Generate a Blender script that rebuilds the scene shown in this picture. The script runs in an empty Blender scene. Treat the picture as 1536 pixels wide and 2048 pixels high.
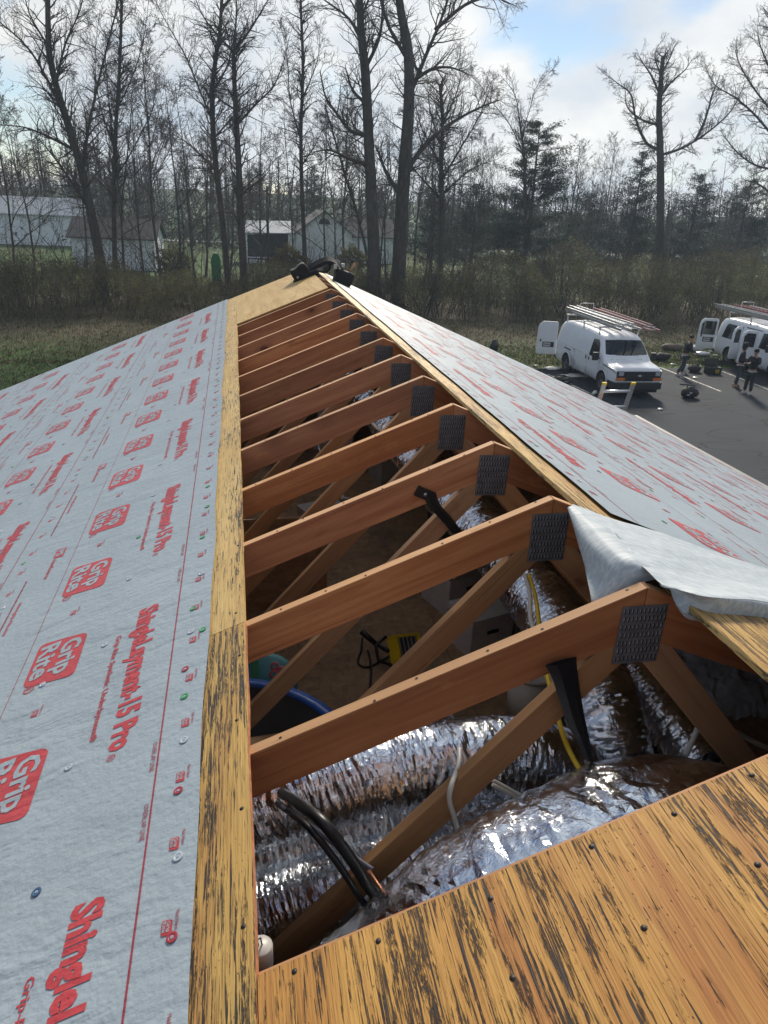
import bpy, bmesh, math, random
import numpy as np
from mathutils import Vector, Matrix, Euler, Quaternion
C = bpy.context.scene
COL = C.collection
R = math.radians
random.seed(7)

# ------------------------------------------------------------------ camera
CAM = Vector((-1.0303, -1.4809, 0.8968))
YAW, PIT, ROL, FPX = 0.2099, 0.4096, 0.0455, 1420.9
_f = Vector((math.sin(YAW)*math.cos(PIT), math.cos(YAW)*math.cos(PIT), -math.sin(PIT)))
_r0 = Vector((math.cos(YAW), -math.sin(YAW), 0)); _u0 = _r0.cross(_f)
_r = _r0*math.cos(ROL)+_u0*math.sin(ROL); _u = -_r0*math.sin(ROL)+_u0*math.cos(ROL)
cam_d = bpy.data.cameras.new('camera'); cam = bpy.data.objects.new('camera', cam_d); COL.objects.link(cam)
m = Matrix.Identity(4)
for i in range(3):
    m[i][0] = _r[i]; m[i][1] = _u[i]; m[i][2] = -_f[i]; m[i][3] = CAM[i]
cam.matrix_world = m
cam_d.sensor_width = 36; cam_d.sensor_fit = 'AUTO'; cam_d.lens = FPX/2048*36
cam_d.clip_start = 0.05; cam_d.clip_end = 3000
C.camera = cam

# ------------------------------------------------------------------ sky and sun
SUN_EL, SUN_AZ = R(33), R(20)          # azimuth measured from +Y towards +X
sun_dir = Vector((math.sin(SUN_AZ)*math.cos(SUN_EL), math.cos(SUN_AZ)*math.cos(SUN_EL), math.sin(SUN_EL)))
W = bpy.data.worlds.new('World'); C.world = W; W.use_nodes = True
nt = W.node_tree; nt.nodes.clear()
def N(tree, typ, **kw):
    n = tree.nodes.new(typ)
    for k, v in kw.items():
        if k.startswith('i_'): n.inputs[k[2:].replace('_', ' ')].default_value = v
        else: setattr(n, k, v)
    return n
out = N(nt, 'ShaderNodeOutputWorld'); bg = N(nt, 'ShaderNodeBackground'); bg.inputs['Strength'].default_value = 0.055
sky = N(nt, 'ShaderNodeTexSky'); sky.sky_type = 'NISHITA'; sky.sun_disc = False
sky.sun_elevation = SUN_EL; sky.sun_rotation = SUN_AZ; sky.dust_density = 0.1; sky.ozone_density = 1.6; sky.altitude = 200
tc = N(nt, 'ShaderNodeTexCoord')
sep = N(nt, 'ShaderNodeSeparateXYZ'); nt.links.new(tc.outputs['Generated'], sep.inputs[0])
def M(tree, op, a, b=None, c=None, clamp=False):
    n = tree.nodes.new('ShaderNodeMath'); n.operation = op; n.use_clamp = clamp
    for i, v in enumerate((a, b, c)):
        if v is None: continue
        if isinstance(v, (int, float)): n.inputs[i].default_value = v
        else: tree.links.new(v, n.inputs[i])
    return n.outputs[0]
CLX, CLY = -0.185, 0.007
zz = M(nt, 'ADD', M(nt, 'MAXIMUM', sep.outputs['Z'], 0.0), 0.50)
cx = M(nt, 'ADD', M(nt, 'DIVIDE', sep.outputs['X'], zz), CLX); cy = M(nt, 'ADD', M(nt, 'DIVIDE', sep.outputs['Y'], zz), CLY)
cmb = N(nt, 'ShaderNodeCombineXYZ'); nt.links.new(cx, cmb.inputs[0]); nt.links.new(cy, cmb.inputs[1]); cmb.inputs[2].default_value = 9.9
n1 = N(nt, 'ShaderNodeTexNoise', i_Scale=1.75, i_Detail=9.0, i_Roughness=0.48, i_Distortion=0.15); nt.links.new(cmb.outputs[0], n1.inputs['Vector'])
n2 = N(nt, 'ShaderNodeTexNoise', i_Scale=2.8, i_Detail=7.0, i_Roughness=0.55); nt.links.new(cmb.outputs[0], n2.inputs['Vector'])
mask = N(nt, 'ShaderNodeMapRange', interpolation_type='SMOOTHSTEP'); low = M(nt, 'MULTIPLY', M(nt, 'MAXIMUM', M(nt, 'SUBTRACT', 0.24, sep.outputs['Z']), 0.0), 0.45)
nt.links.new(M(nt, 'ADD', n1.outputs['Fac'], low), mask.inputs['Value'])
mask.inputs['From Min'].default_value = 0.445; mask.inputs['From Max'].default_value = 0.535
shade = N(nt, 'ShaderNodeMapRange'); nt.links.new(n2.outputs['Fac'], shade.inputs['Value'])
shade.inputs['From Min'].default_value = 0.3; shade.inputs['From Max'].default_value = 0.7
# clouds scatter the sun forwards: brighter towards the sun
dotn = N(nt, 'ShaderNodeVectorMath', operation='DOT_PRODUCT'); nt.links.new(tc.outputs['Generated'], dotn.inputs[0]); dotn.inputs[1].default_value = sun_dir
glow = M(nt, 'POWER', M(nt, 'MULTIPLY_ADD', dotn.outputs['Value'], 0.5, 0.5), 3.2)
cl = N(nt, 'ShaderNodeMix', data_type='RGBA'); nt.links.new(shade.outputs['Result'], cl.inputs[0])
cl.inputs[6].default_value = (7.4, 8.6, 10.2, 1); cl.inputs[7].default_value = (15.6, 15.2, 14.2, 1)
gl = N(nt, 'ShaderNodeVectorMath', operation='SCALE'); nt.links.new(cl.outputs[2], gl.inputs[0])
nt.links.new(M(nt, 'MULTIPLY_ADD', glow, 0.60, 0.62), gl.inputs['Scale'])
skm = N(nt, 'ShaderNodeVectorMath', operation='SCALE'); nt.links.new(sky.outputs[0], skm.inputs[0]); skm.inputs["Scale"].default_value = 1.55
mx = N(nt, 'ShaderNodeMix', data_type='RGBA'); nt.links.new(mask.outputs['Result'], mx.inputs[0])
nt.links.new(skm.outputs[0], mx.inputs[6]); nt.links.new(gl.outputs[0], mx.inputs[7])
nt.links.new(mx.outputs[2], bg.inputs['Color']); nt.links.new(bg.outputs[0], out.inputs[0])
sl = bpy.data.lights.new('sun', 'SUN'); sl.energy = 4.2; sl.angle = R(11); sl.color = (1.0, 0.91, 0.77)
so = bpy.data.objects.new('sun', sl); COL.objects.link(so)
so.rotation_euler = sun_dir.to_track_quat('Z', 'Y').to_euler()
C.view_settings.view_transform = 'Standard'; C.view_settings.look = 'None'
C.view_settings.gamma = 1; C.view_settings.exposure = 0.28; C.view_settings.use_curve_mapping = False

# ------------------------------------------------------------------ geometry helpers
PITCH = 0.407; HW = 5.47; Y0, Y1 = -3.6, 9.22; GZ = -5.45; FZ = -2.05
NL = Vector((-PITCH, 0, 1)).normalized(); NR = Vector((PITCH, 0, 1)).normalized()
def ray(px, py): return _f + _r*((px-768)/FPX) - _u*((py-1024)/FPX)
def at_y(px, py, y): d = ray(px, py); return CAM + d*((y-CAM.y)/d.y)       # where a sight line meets the plane Y = y
def at_z(px, py, z): d = ray(px, py); return CAM + d*((z-CAM.z)/d.z)
def left(s, y, h=0): return Vector((-s, y, -PITCH*s)) + NL*h               # s metres out from the ridge
def right(s, y, h=0): return Vector((s, y, -PITCH*s)) + NR*h
def on_left(px, py, h=0):
    n = NL; d = ray(px, py); p = CAM + d*((h - n.dot(CAM))/n.dot(d)); return p
def on_right(px, py, h=0):
    n = NR; d = ray(px, py); p = CAM + d*((h - n.dot(CAM))/n.dot(d)); return p

class MB:
    def __init__(s): s.v = []; s.f = []; s.m = []; s.sm = []
    def add(s, vs, fs, mi=0, smooth=False):
        o = len(s.v); s.v.extend([tuple(v) for v in vs]); s.f.extend([tuple(i+o for i in f) for f in fs])
        s.m.extend([mi]*len(fs)); s.sm.extend([smooth]*len(fs)); return s
    def box(s, c, size, rot=None, mi=0):
        a, b, d = [q/2 for q in size]
        vs = [Vector((x, y, z)) for x in (-a, a) for y in (-b, b) for z in (-d, d)]
        if rot is not None:
            q = rot.to_matrix() if isinstance(rot, (Euler, Quaternion)) else rot
            vs = [q @ v for v in vs]
        vs = [v+Vector(c) for v in vs]
        return s.add(vs, [(0, 1, 3, 2), (4, 6, 7, 5), (0, 4, 5, 1), (2, 3, 7, 6), (0, 2, 6, 4), (1, 5, 7, 3)], mi)
    def bar(s, a, b, w, h, up=(0, 0, 1), mi=0):
        a = Vector(a); b = Vector(b); x = (b-a).normalized(); y = Vector(up).cross(x)
        if y.length < 1e-4: y = Vector((0, 1, 0)).cross(x)
        y.normalize(); z = x.cross(y)
        return s.box((a+b)/2, ((b-a).length, w, h), Matrix((x, y, z)).transposed(), mi)
    def prism(s, poly, axis, a, b, mi=0):
        """poly: 2-D outline; axis 'y': (x,z) extruded along y ; 'x': (y,z); 'z': (x,y)"""
        def P(p, t): return {'y': (p[0], t, p[1]), 'x': (t, p[0], p[1]), 'z': (p[0], p[1], t)}[axis]
        n = len(poly); vs = [P(p, a) for p in poly]+[P(p, b) for p in poly]
        fs = [tuple(range(n)), tuple(range(2*n-1, n-1, -1))]+[(i, i+n, (i+1) % n+n, (i+1) % n) for i in range(n)]
        return s.add(vs, fs, mi)
    def tube(s, pts, r, n=8, mi=0, cap=True, smooth=True):
        pts = [Vector(p) for p in pts]; k = len(pts)
        if isinstance(r, (int, float)): r = [r]*k
        vs = []; ref = None
        for i, p in enumerate(pts):
            t = (pts[min(i+1, k-1)]-pts[max(i-1, 0)]).normalized()
            if ref is None:
                ref = t.cross(Vector((0, 0, 1)))
                if ref.length < .1: ref = t.cross(Vector((1, 0, 0)))
            a = (ref - t*ref.dot(t)).normalized(); ref = a; b = t.cross(a)
            for j in range(n):
                th = 2*math.pi*j/n; vs.append(p+(a*math.cos(th)+b*math.sin(th))*r[i])
        fs = [(i*n+j, i*n+(j+1) % n, (i+1)*n+(j+1) % n, (i+1)*n+j) for i in range(k-1) for j in range(n)]
        s.add(vs, fs, mi, smooth)
        if cap:
            o = len(s.v)-k*n
            s.f += [tuple(o+j for j in range(n-1, -1, -1)), tuple(o+(k-1)*n+j for j in range(n))]; s.m += [mi, mi]; s.sm += [False, False]
        return s
    def lathe(s, prof, c=(0, 0, 0), n=20, mi=0, smooth=True, rot=None):
        vs = []
        for (r, z) in prof:
            for j in range(n):
                th = 2*math.pi*j/n; v = Vector((r*math.cos(th), r*math.sin(th), z))
                if rot is not None: v = rot @ v
                vs.append(v+Vector(c))
        fs = [(i*n+j, i*n+(j+1) % n, (i+1)*n+(j+1) % n, (i+1)*n+j) for i in range(len(prof)-1) for j in range(n)]
        return s.add(vs, fs, mi, smooth)
    def blob(s, c, r, n=10, k=6, jit=0.0, mi=0, seed=0, rot=None):
        rnd = random.Random(seed); vs = []
        for i in range(k+1):
            ph = math.pi*i/k
            for j in range(n):
                th = 2*math.pi*j/n; q = 1+rnd.uniform(-jit, jit)
                v = Vector((r[0]*q*math.sin(ph)*math.cos(th), r[1]*q*math.sin(ph)*math.sin(th), r[2]*q*math.cos(ph)))
                if rot is not None: v = rot @ v
                vs.append(v+Vector(c))
        fs = [(i*n+j, (i+1)*n+j, (i+1)*n+(j+1) % n, i*n+(j+1) % n) for i in range(k) for j in range(n)]
        return s.add(vs, fs, mi, True)
    def grid(s, rows, mi=0, smooth=True, close=False):
        k = len(rows); n = len(rows[0]); vs = [p for r in rows for p in r]
        fs = [(i*n+j, i*n+j+1, (i+1)*n+j+1, (i+1)*n+j) for i in range(k-1) for j in range(n-1)]
        return s.add(vs, fs, mi, smooth)
    def mesh(s, name, mats):
        me = bpy.data.meshes.new(name); me.from_pydata(s.v, [], s.f)
        for mt in (mats if isinstance(mats, (list, tuple)) else [mats]): me.materials.append(mt)
        me.polygons.foreach_set('material_index', s.m); me.polygons.foreach_set('use_smooth', s.sm); me.update()
        return me
    def build(s, name, mats, parent=None, loc=None):
        return obj(name, s.mesh(name, mats), parent, loc)

def wm(o):
    mm = o.matrix_basis.copy()
    return wm(o.parent) @ o.matrix_parent_inverse @ mm if o.parent else mm
def obj(name, me, parent=None, loc=None, mat=None):
    """link a mesh; geometry given in world space unless loc / mat says otherwise"""
    o = bpy.data.objects.new(name, me); COL.objects.link(o)
    if mat is not None: o.matrix_basis = mat
    if loc is not None: o.location = loc
    if parent is not None:
        o.parent = parent; o.matrix_parent_inverse = wm(parent).inverted()
    return o
def child(name, me, parent, mat=None):
    """a child whose mesh is given in the parent's own space"""
    o = bpy.data.objects.new(name, me); COL.objects.link(o); o.parent = parent
    if mat is not None: o.matrix_basis = mat
    return o
def thing(name, label, cat, loc=(0, 0, 0), rz=0, group=None):
    o = bpy.data.objects.new(name, None); COL.objects.link(o); o.location = loc; o.rotation_euler = (0, 0, rz)
    o.empty_display_size = .2
    return tag(o, label, cat, group)
def tag(o, label=None, cat=None, group=None, kind=None):
    if label: o['label'] = label
    if cat: o['category'] = cat
    if group: o['group'] = group
    if kind: o['kind'] = kind
    return o
def copy_tree(o, parent=None):
    c = o.copy(); COL.objects.link(c)
    if parent is not None: c.parent = parent
    for ch in o.children: copy_tree(ch, c)
    return c
def frame(origin, x, y, z):
    mm = Matrix.Identity(4)
    for i in range(3): mm[i][0] = x[i]; mm[i][1] = y[i]; mm[i][2] = z[i]; mm[i][3] = origin[i]
    return mm
def bevel(me, w, seg=1):
    bm = bmesh.new(); bm.from_mesh(me)
    bmesh.ops.bevel(bm, geom=bm.edges[:], offset=w, segments=seg, affect='EDGES', profile=.5, clamp_overlap=True)
    bm.to_mesh(me); bm.free(); me.update(); return me
def evaluated(o):
    dg = bpy.context.evaluated_depsgraph_get(); dg.update()
    return bpy.data.meshes.new_from_object(o.evaluated_get(dg))

# ------------------------------------------------------------------ materials
def newmat(name):
    mt = bpy.data.materials.new(name); mt.use_nodes = True
    t = mt.node_tree; b = t.nodes['Principled BSDF']; return mt, t, b
def rgb(c): return (c[0], c[1], c[2], 1)
def coords(t, kind='Object', scale=(1, 1, 1), rot=(0, 0, 0), rand=False):
    tcn = t.nodes.new('ShaderNodeTexCoord'); mp = t.nodes.new('ShaderNodeMapping')
    if kind == 'World':
        g = t.nodes.new('ShaderNodeNewGeometry'); src = g.outputs['Position']
    else: src = tcn.outputs[kind]
    if rand:
        oi = t.nodes.new('ShaderNodeObjectInfo'); va = t.nodes.new('ShaderNodeVectorMath'); va.operation = 'ADD'
        ms = M(t, 'MULTIPLY', oi.outputs['Random'], 37.0); cb = t.nodes.new('ShaderNodeCombineXYZ')
        for i in range(3): t.links.new(ms, cb.inputs[i])
        t.links.new(src, va.inputs[0]); t.links.new(cb.outputs[0], va.inputs[1]); src = va.outputs[0]
    t.links.new(src, mp.inputs['Vector']); mp.inputs['Scale'].default_value = scale; mp.inputs['Rotation'].default_value = rot
    return mp.outputs[0]
def noise(t, vec, scale, detail=5, rough=.55, dist=0):
    n = t.nodes.new('ShaderNodeTexNoise'); t.links.new(vec, n.inputs['Vector'])
    n.inputs['Scale'].default_value = scale; n.inputs['Detail'].default_value = detail
    n.inputs['Roughness'].default_value = rough; n.inputs['Distortion'].default_value = dist
    return n.outputs['Fac']
def rng(t, v, a, b, c=0, d=1, smooth=False):
    n = t.nodes.new('ShaderNodeMapRange'); t.links.new(v, n.inputs['Value'])
    if smooth: n.interpolation_type = 'SMOOTHSTEP'
    for k, x in zip(('From Min', 'From Max', 'To Min', 'To Max'), (a, b, c, d)): n.inputs[k].default_value = x
    return n.outputs['Result']
def mix(t, fac, a, b, mode='MIX'):
    n = t.nodes.new('ShaderNodeMix'); n.data_type = 'RGBA'; n.blend_type = mode
    if isinstance(fac, (int, float)): n.inputs[0].default_value = fac
    else: t.links.new(fac, n.inputs[0])
    for i, c in ((6, a), (7, b)):
        if isinstance(c, (tuple, list)): n.inputs[i].default_value = rgb(c)
        else: t.links.new(c, n.inputs[i])
    return n.outputs[2]
def bump(t, b, h, strength=.3, dist=.01, prev=None):
    n = t.nodes.new('ShaderNodeBump'); t.links.new(h, n.inputs['Height'])
    n.inputs['Strength'].default_value = strength; n.inputs['Distance'].default_value = dist
    if prev is not None: t.links.new(prev, n.inputs['Normal'])
    t.links.new(n.outputs[0], b.inputs['Normal']); return n.outputs[0]
def simple(name, col, rough=.6, metal=0, var=.15, scale=6, bmp=0, kind='Object', spec=.5, alpha=None):
    mt, t, b = newmat(name); v = coords(t, kind)
    n = noise(t, v, scale, 6)
    lo = tuple(max(0, c*(1-var)) for c in col); hi = tuple(min(1, c*(1+var)) for c in col)
    t.links.new(mix(t, rng(t, n, .3, .7), lo, hi), b.inputs['Base Color'])
    t.links.new(rng(t, n, .3, .7, max(.03, rough-.08), min(1, rough+.08)), b.inputs['Roughness'])
    b.inputs['Metallic'].default_value = metal; b.inputs['Specular IOR Level'].default_value = spec
    if bmp: bump(t, b, noise(t, v, scale*5, 5), bmp, .01)
    return mt

def lumber(name, c1, c2, dark, knots=True, rough=.65):
    mt, t, b = newmat(name)
    v = coords(t, 'Object', (1.3, 26, 26), rand=True)
    g = noise(t, v, 1.0, 8, .6, .8)
    v2 = coords(t, 'Object', (.7, 5, 5), rand=True); big = noise(t, v2, 1.0, 4)
    col = mix(t, rng(t, g, .35, .68), c1, c2)
    col = mix(t, rng(t, big, .35, .75, 0, .55), col, dark)
    vf = coords(t, 'Object', (2.2, 120, 120), rand=True); fine = noise(t, vf, 1.0, 3)
    col = mix(t, rng(t, fine, .60, .74, 0, .6), col, dark)
    if knots:
        vo = t.nodes.new('ShaderNodeTexVoronoi'); t.links.new(coords(t, 'Object', (2.3, .02, 4.0), rand=True), vo.inputs['Vector']); vo.inputs['Scale'].default_value = 1.0
        wob = noise(t, coords(t, 'Object', (30, 60, 60), rand=True), 1.0, 4)
        dd = M(t, 'ADD', vo.outputs['Distance'], M(t, 'MULTIPLY', wob, .06))
        col = mix(t, rng(t, dd, .10, .135, .95, 0), col, tuple(c*.25 for c in dark))
        col = mix(t, rng(t, dd, .12, .30, .6, 0), col, dark)
    oi = t.nodes.new('ShaderNodeObjectInfo'); rv = M(t, 'FRACT', M(t, 'MULTIPLY', oi.outputs['Random'], 7.31))
    hs = t.nodes.new('ShaderNodeHueSaturation'); t.links.new(col, hs.inputs['Color']); t.links.new(rng(t, rv, 0, 1, .78, 1.22), hs.inputs['Value']); t.links.new(rng(t, oi.outputs['Random'], 0, 1, .88, 1.05), hs.inputs['Saturation']); col = hs.outputs[0]
    scuff = noise(t, coords(t, 'Object', (3.5, 9, 9), rand=True), 1.6, 6, .65); col = mix(t, rng(t, scuff, .60, .78, 0, .45), col, tuple(c*.45 for c in dark))
    col = mix(t, rng(t, scuff, .24, .40, .35, 0), col, tuple(min(1, c*1.35) for c in c1))
    t.links.new(col, b.inputs['Base Color']); b.inputs['Roughness'].default_value = rough; b.inputs['Specular IOR Level'].default_value = .3
    p = bump(t, b, g, .25, .004); bump(t, b, fine, .3, .002, p)
    return mt

def worn_ply(name, base1, base2, red, amt, sx=26, sy=2.2, line=95, pits=True, dark=(.022, .020, .023), lines=1.0):
    """weathered plywood: face veneer with blackened checks running along Y; amt sets how much of it is black"""
    mt, t, b = newmat(name)
    tone = noise(t, coords(t, 'World', (11, 1.0, 11)), 1, 7, .6)
    col = mix(t, rng(t, tone, .34, .62), base1, base2)
    rd = noise(t, coords(t, 'World', (7, .9, 7)), 1.3, 6, .62, .4)
    col = mix(t, rng(t, rd, .52, .68, 0, .85), col, red)
    pal = noise(t, coords(t, 'World', (4, 2.2, 4)), 1.7, 5)
    col = mix(t, rng(t, pal, .55, .7, 0, .35), col, tuple(min(1, c*1.35) for c in base1))
    den = M(t, 'SUBTRACT', noise(t, coords(t, 'World', (4.5, 1.6, 4.5)), 1.0, 5), .5)
    s1 = M(t, 'MULTIPLY_ADD', den, .42, noise(t, coords(t, 'World', (sx, sy, sx)), 1.0, 9, .72, .25))
    brk = noise(t, coords(t, 'World', (240, 46, 240)), 1.0, 5, .72)
    kA = M(t, 'MULTIPLY', rng(t, s1, .60-amt, .635-amt), rng(t, brk, .43, .52))
    s2 = M(t, 'MULTIPLY_ADD', den, .30, noise(t, coords(t, 'World', (line, line*.032, line)), 1.0, 6, .6, .5))
    kB = M(t, 'MULTIPLY', rng(t, s2, .605-amt*.8, .645-amt*.8), lines)
    k = M(t, 'MAXIMUM', kA, kB)
    if pits:
        vo = t.nodes.new('ShaderNodeTexVoronoi'); t.links.new(coords(t, 'World', (150, 48, 150)), vo.inputs['Vector']); vo.inputs['Scale'].default_value = 1.0
        kp = M(t, 'MULTIPLY', rng(t, vo.outputs['Distance'], .06, .15, 1, 0), rng(t, noise(t, coords(t, 'World', (9, 6, 9)), 1.0, 5), .48, .58))
        k = M(t, 'MAXIMUM', k, M(t, 'MULTIPLY', kp, .85))
    grey = noise(t, coords(t, 'World', (30, 5, 30)), 1.0, 6, .6)
    dk = mix(t, rng(t, grey, .55, .78), dark, (.036, .035, .042))
    fib = noise(t, coords(t, 'World', (230, 6, 230)), 1.0, 4)
    col = mix(t, rng(t, fib, .47, .72, 0, .5), col, tuple(c*.5 for c in red))
    col = mix(t, M(t, 'MULTIPLY', k, .95), col, dk)
    t.links.new(col, b.inputs['Base Color']); b.inputs['Roughness'].default_value = .55; b.inputs['Specular IOR Level'].default_value = .35
    h = M(t, 'SUBTRACT', M(t, 'MULTIPLY', fib, .4), k)
    bump(t, b, h, .8, .005)
    return mt

MAT = {}
MAT['chord'] = lumber('truss_lumber', (.58, .265, .115), (.39, .145, .060), (.16, .052, .026))
MAT['chord_top'] = lumber('truss_lumber_lit_top', (.62, .37, .19), (.52, .29, .14), (.38, .19, .09), knots=False)  # light falling on the rafter tops, put into a paler lumber colour
MAT['web'] = lumber('web_lumber', (.46, .27, .13), (.36, .19, .085), (.20, .09, .04))
MAT['ply_near'] = worn_ply('weathered_plywood', (.60, .335, .088), (.48, .23, .058), (.38, .135, .040), .048, 80, 5.4, 190)
MAT['ply_strip'] = worn_ply('weathered_plywood_edge', (.57, .37, .115), (.46, .265, .075), (.36, .175, .055), .055, 95, 4.6, 190)
MAT['ply_pale'] = worn_ply('plywood_pale', (.62, .43, .17), (.52, .34, .115), (.43, .25, .085), .022, 85, 9, 170)
MAT['ply_far'] = worn_ply('plywood_clean', (.60, .42, .17), (.50, .32, .11), (.42, .23, .075), -.16, 14, 2, 60, pits=False, lines=.4)
MAT['ply_edge'] = simple('plywood_cut_edge', (.42, .17, .08), .7, var=.35, scale=40)

def underlay_mat(name, col):
    mt, t, b = newmat(name)
    v = coords(t, 'World', (1, 1, 1))
    n = noise(t, v, 2.2, 5); dirt = noise(t, v, 26, 6, .6)
    c = mix(t, rng(t, n, .3, .7), tuple(x*.93 for x in col), tuple(min(1, x*1.05) for x in col))
    c = mix(t, rng(t, dirt, .66, .8, 0, .35), c, tuple(x*.5 for x in col))
    # embossed weave
    wv = coords(t, 'World', (1, 1, 1))
    t.links.new(c, b.inputs['Base Color']); b.inputs['Roughness'].default_value = .40; b.inputs['Specular IOR Level'].default_value = .5
    rip = noise(t, coords(t, 'World', (4.5, 12, 4.5), rot=(0, 0, R(18))), 1.0, 3, .42, .6)
    amp = rng(t, noise(t, coords(t, 'World', (1.2, .7, 1.2)), 1.3, 3), .35, .65, .15, 1.0)
    dim = noise(t, coords(t, 'World', (44, 52, 44)), 1.0, 2)
    p = bump(t, b, M(t, 'MULTIPLY', rip, amp), .40, .035)
    bump(t, b, dim, .42, .007, p)
    return mt
UCOL = (.315, .370, .415)
MAT['underlay'] = underlay_mat('synthetic_underlayment', UCOL)
MAT['ink_red'] = underlay_mat('red_print_ink', (.47, .048, .055))
MAT['ink_dark'] = underlay_mat('dark_red_print_ink', (.30, .035, .05))
mt, t, b = newmat('underlayment_back'); v = coords(t, 'World')
fs_ = noise(t, coords(t, 'World', (8, 130, 60), rot=(0, 0, R(-20))), 1.0, 4)
t.links.new(mix(t, rng(t, fs_, .4, .62), (.36, .41, .45), (.50, .54, .57)), b.inputs['Base Color']); b.inputs['Roughness'].default_value = .62; b.inputs['Specular IOR Level'].default_value = .3
bump(t, b, fs_, .05, .002); MAT['flap'] = mt

mt, t, b = newmat('foil_jacket'); v = coords(t, 'Object')
b.inputs['Metallic'].default_value = 1.0
n = noise(t, v, 9, 4); t.links.new(mix(t, rng(t, n, .35, .65), (.76, .82, .90), (.88, .93, 1.0)), b.inputs['Base Color'])
vo = t.nodes.new('ShaderNodeTexVoronoi'); vo.feature = 'F1'; t.links.new(coords(t, 'Object', (1, 1, 1)), vo.inputs['Vector']); vo.inputs['Scale'].default_value = 34
b.inputs['Roughness'].default_value = .2
cr = noise(t, v, 26, 4, .6, 1.5); p = bump(t, b, cr, .45, .010); bump(t, b, vo.outputs['Distance'], .3, .006, p); MAT['foil'] = mt
MAT['black'] = simple('black_plastic', (.012, .012, .014), .38, var=.3, scale=9)
MAT['blackfab'] = simple('black_fabric', (.014, .014, .017), .8, var=.3, scale=14, bmp=.3)
MAT['plate'] = simple('galvanised_plate', (.13, .135, .15), .5, metal=.15, var=.3, scale=30)
MAT['plate_slot'] = simple('plate_slot', (.008, .008, .009), .6, metal=.2)
MAT['plate_lip'] = simple('plate_tooth', (.34, .35, .38), .4, metal=.3, var=.4, scale=60)
MAT['rust'] = simple('dark_nail', (.03, .024, .02), .6, metal=.3, var=.4, scale=60)
MAT['pvc'] = simple('white_pvc', (.72, .70, .66), .4, var=.06, scale=20)
MAT['pvc_dirty'] = simple('stained_pvc', (.46, .24, .16), .55, var=.2, scale=12)
MAT['copper'] = simple('copper_pipe', (.75, .33, .18), .3, metal=.9, var=.15)
MAT['cable_w'] = simple('white_cable', (.62, .60, .55), .45, var=.1)
MAT['cable_y'] = simple('yellow_cable', (.75, .50, .03), .45, var=.1)
MAT['wire_g'] = simple('grey_conduit', (.12, .12, .16), .45, var=.1)
MAT['yellow'] = simple('yellow_plastic', (.80, .56, .014), .35, var=.1)
MAT['carton'] = simple('white_carton', (.52, .50, .50), .7, var=.1, scale=12)
MAT['blue'] = simple('blue_rim', (.03, .12, .48), .35, var=.15)
MAT['teal'] = simple('teal_print', (.06, .24, .28), .6, var=.25, scale=7)
MAT['green'] = simple('green_stripe', (.03, .25, .10), .6, var=.2)
MAT['pinkish'] = simple('pink_print', (.50, .10, .13), .6)
MAT['greyplastic'] = simple('grey_tub', (.30, .31, .33), .5, var=.1)
MAT['darkbin'] = simple('dark_bin', (.035, .036, .04), .5, var=.2)
MAT['redbin'] = simple('dull_red', (.22, .03, .035), .5, var=.2)
MAT['film'] = simple('grey_plastic_film', (.34, .37, .41), .3, var=.25, scale=7, bmp=.5)
MAT['steel'] = simple('bare_steel', (.42, .43, .45), .35, metal=.85, var=.2)
MAT['alu'] = simple('aluminium', (.62, .63, .64), .36, metal=.75, var=.12, scale=20)
MAT['redrail'] = simple('red_fibreglass', (.30, .11, .10), .5, var=.15)
MAT['gutter'] = simple('grey_gutter', (.19, .19, .185), .5, var=.1)
MAT['siding'] = simple('pale_siding', (.55, .54, .5), .6, var=.08)
mt, t, b = newmat('osb_floor'); v = coords(t, 'World', (1, 1, 1))
vo = t.nodes.new('ShaderNodeTexVoronoi'); t.links.new(coords(t, 'World', (22, 9, 22), rot=(0, 0, .5)), vo.inputs['Vector']); vo.inputs['Scale'].default_value = 1.4
vo2 = t.nodes.new('ShaderNodeTexVoronoi'); t.links.new(coords(t, 'World', (9, 22, 22), rot=(0, 0, -.3)), vo2.inputs['Vector']); vo2.inputs['Scale'].default_value = 1.3
sh = M(t, 'MULTIPLY', M(t, 'ADD', vo.outputs['Color'], vo2.outputs['Color']), .5)
col = mix(t, sh, (.19, .112, .056), (.42, .27, .14)); st = noise(t, v, 2.5, 6)
t.links.new(mix(t, rng(t, st, .45, .75, 0, .6), col, (.09, .06, .04)), b.inputs['Base Color']); b.inputs['Roughness'].default_value = .75
bump(t, b, sh, .3, .003); MAT['osb'] = mt
# ================================================================== the building
bld = thing('building', 'long gabled building with its ridge opened up to bare roof trusses and grey underlayment', 'building', (0, 3, GZ))
ct = 1/math.sqrt(1+PITCH*PITCH); st_ = PITCH*ct

def chord_mesh(sign):
    # local x runs down the slope; apex plumb cut at the ridge
    L = 5.36; d = .151
    poly = [(0, 0), (sign*L, -PITCH*L), (sign*L, -PITCH*L-d), (0, -d)]
    loc = []
    for (x, z) in poly:
        u = x*sign*ct - z*st_; w = x*sign*st_ + z*ct
        loc.append((u, w))
    me = MB().prism(loc, 'y', -.019, .019).mesh('rafter', MAT['chord'])
    bm = bmesh.new(); bm.from_mesh(me); bmesh.ops.recalc_face_normals(bm, faces=bm.faces); bm.to_mesh(me); bm.free()
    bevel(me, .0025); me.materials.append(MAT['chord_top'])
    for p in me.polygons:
        if p.normal.z > .8: p.material_index = 1  # upward faces get the lumber with the light painted in
    return me
def chord_mat(sign, y):
    x = Vector((sign*ct, 0, -st_)); z = Vector((sign*st_, 0, ct)); yv = z.cross(x)
    return frame((sign*.0008, y, 0), x, yv, z)
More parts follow.
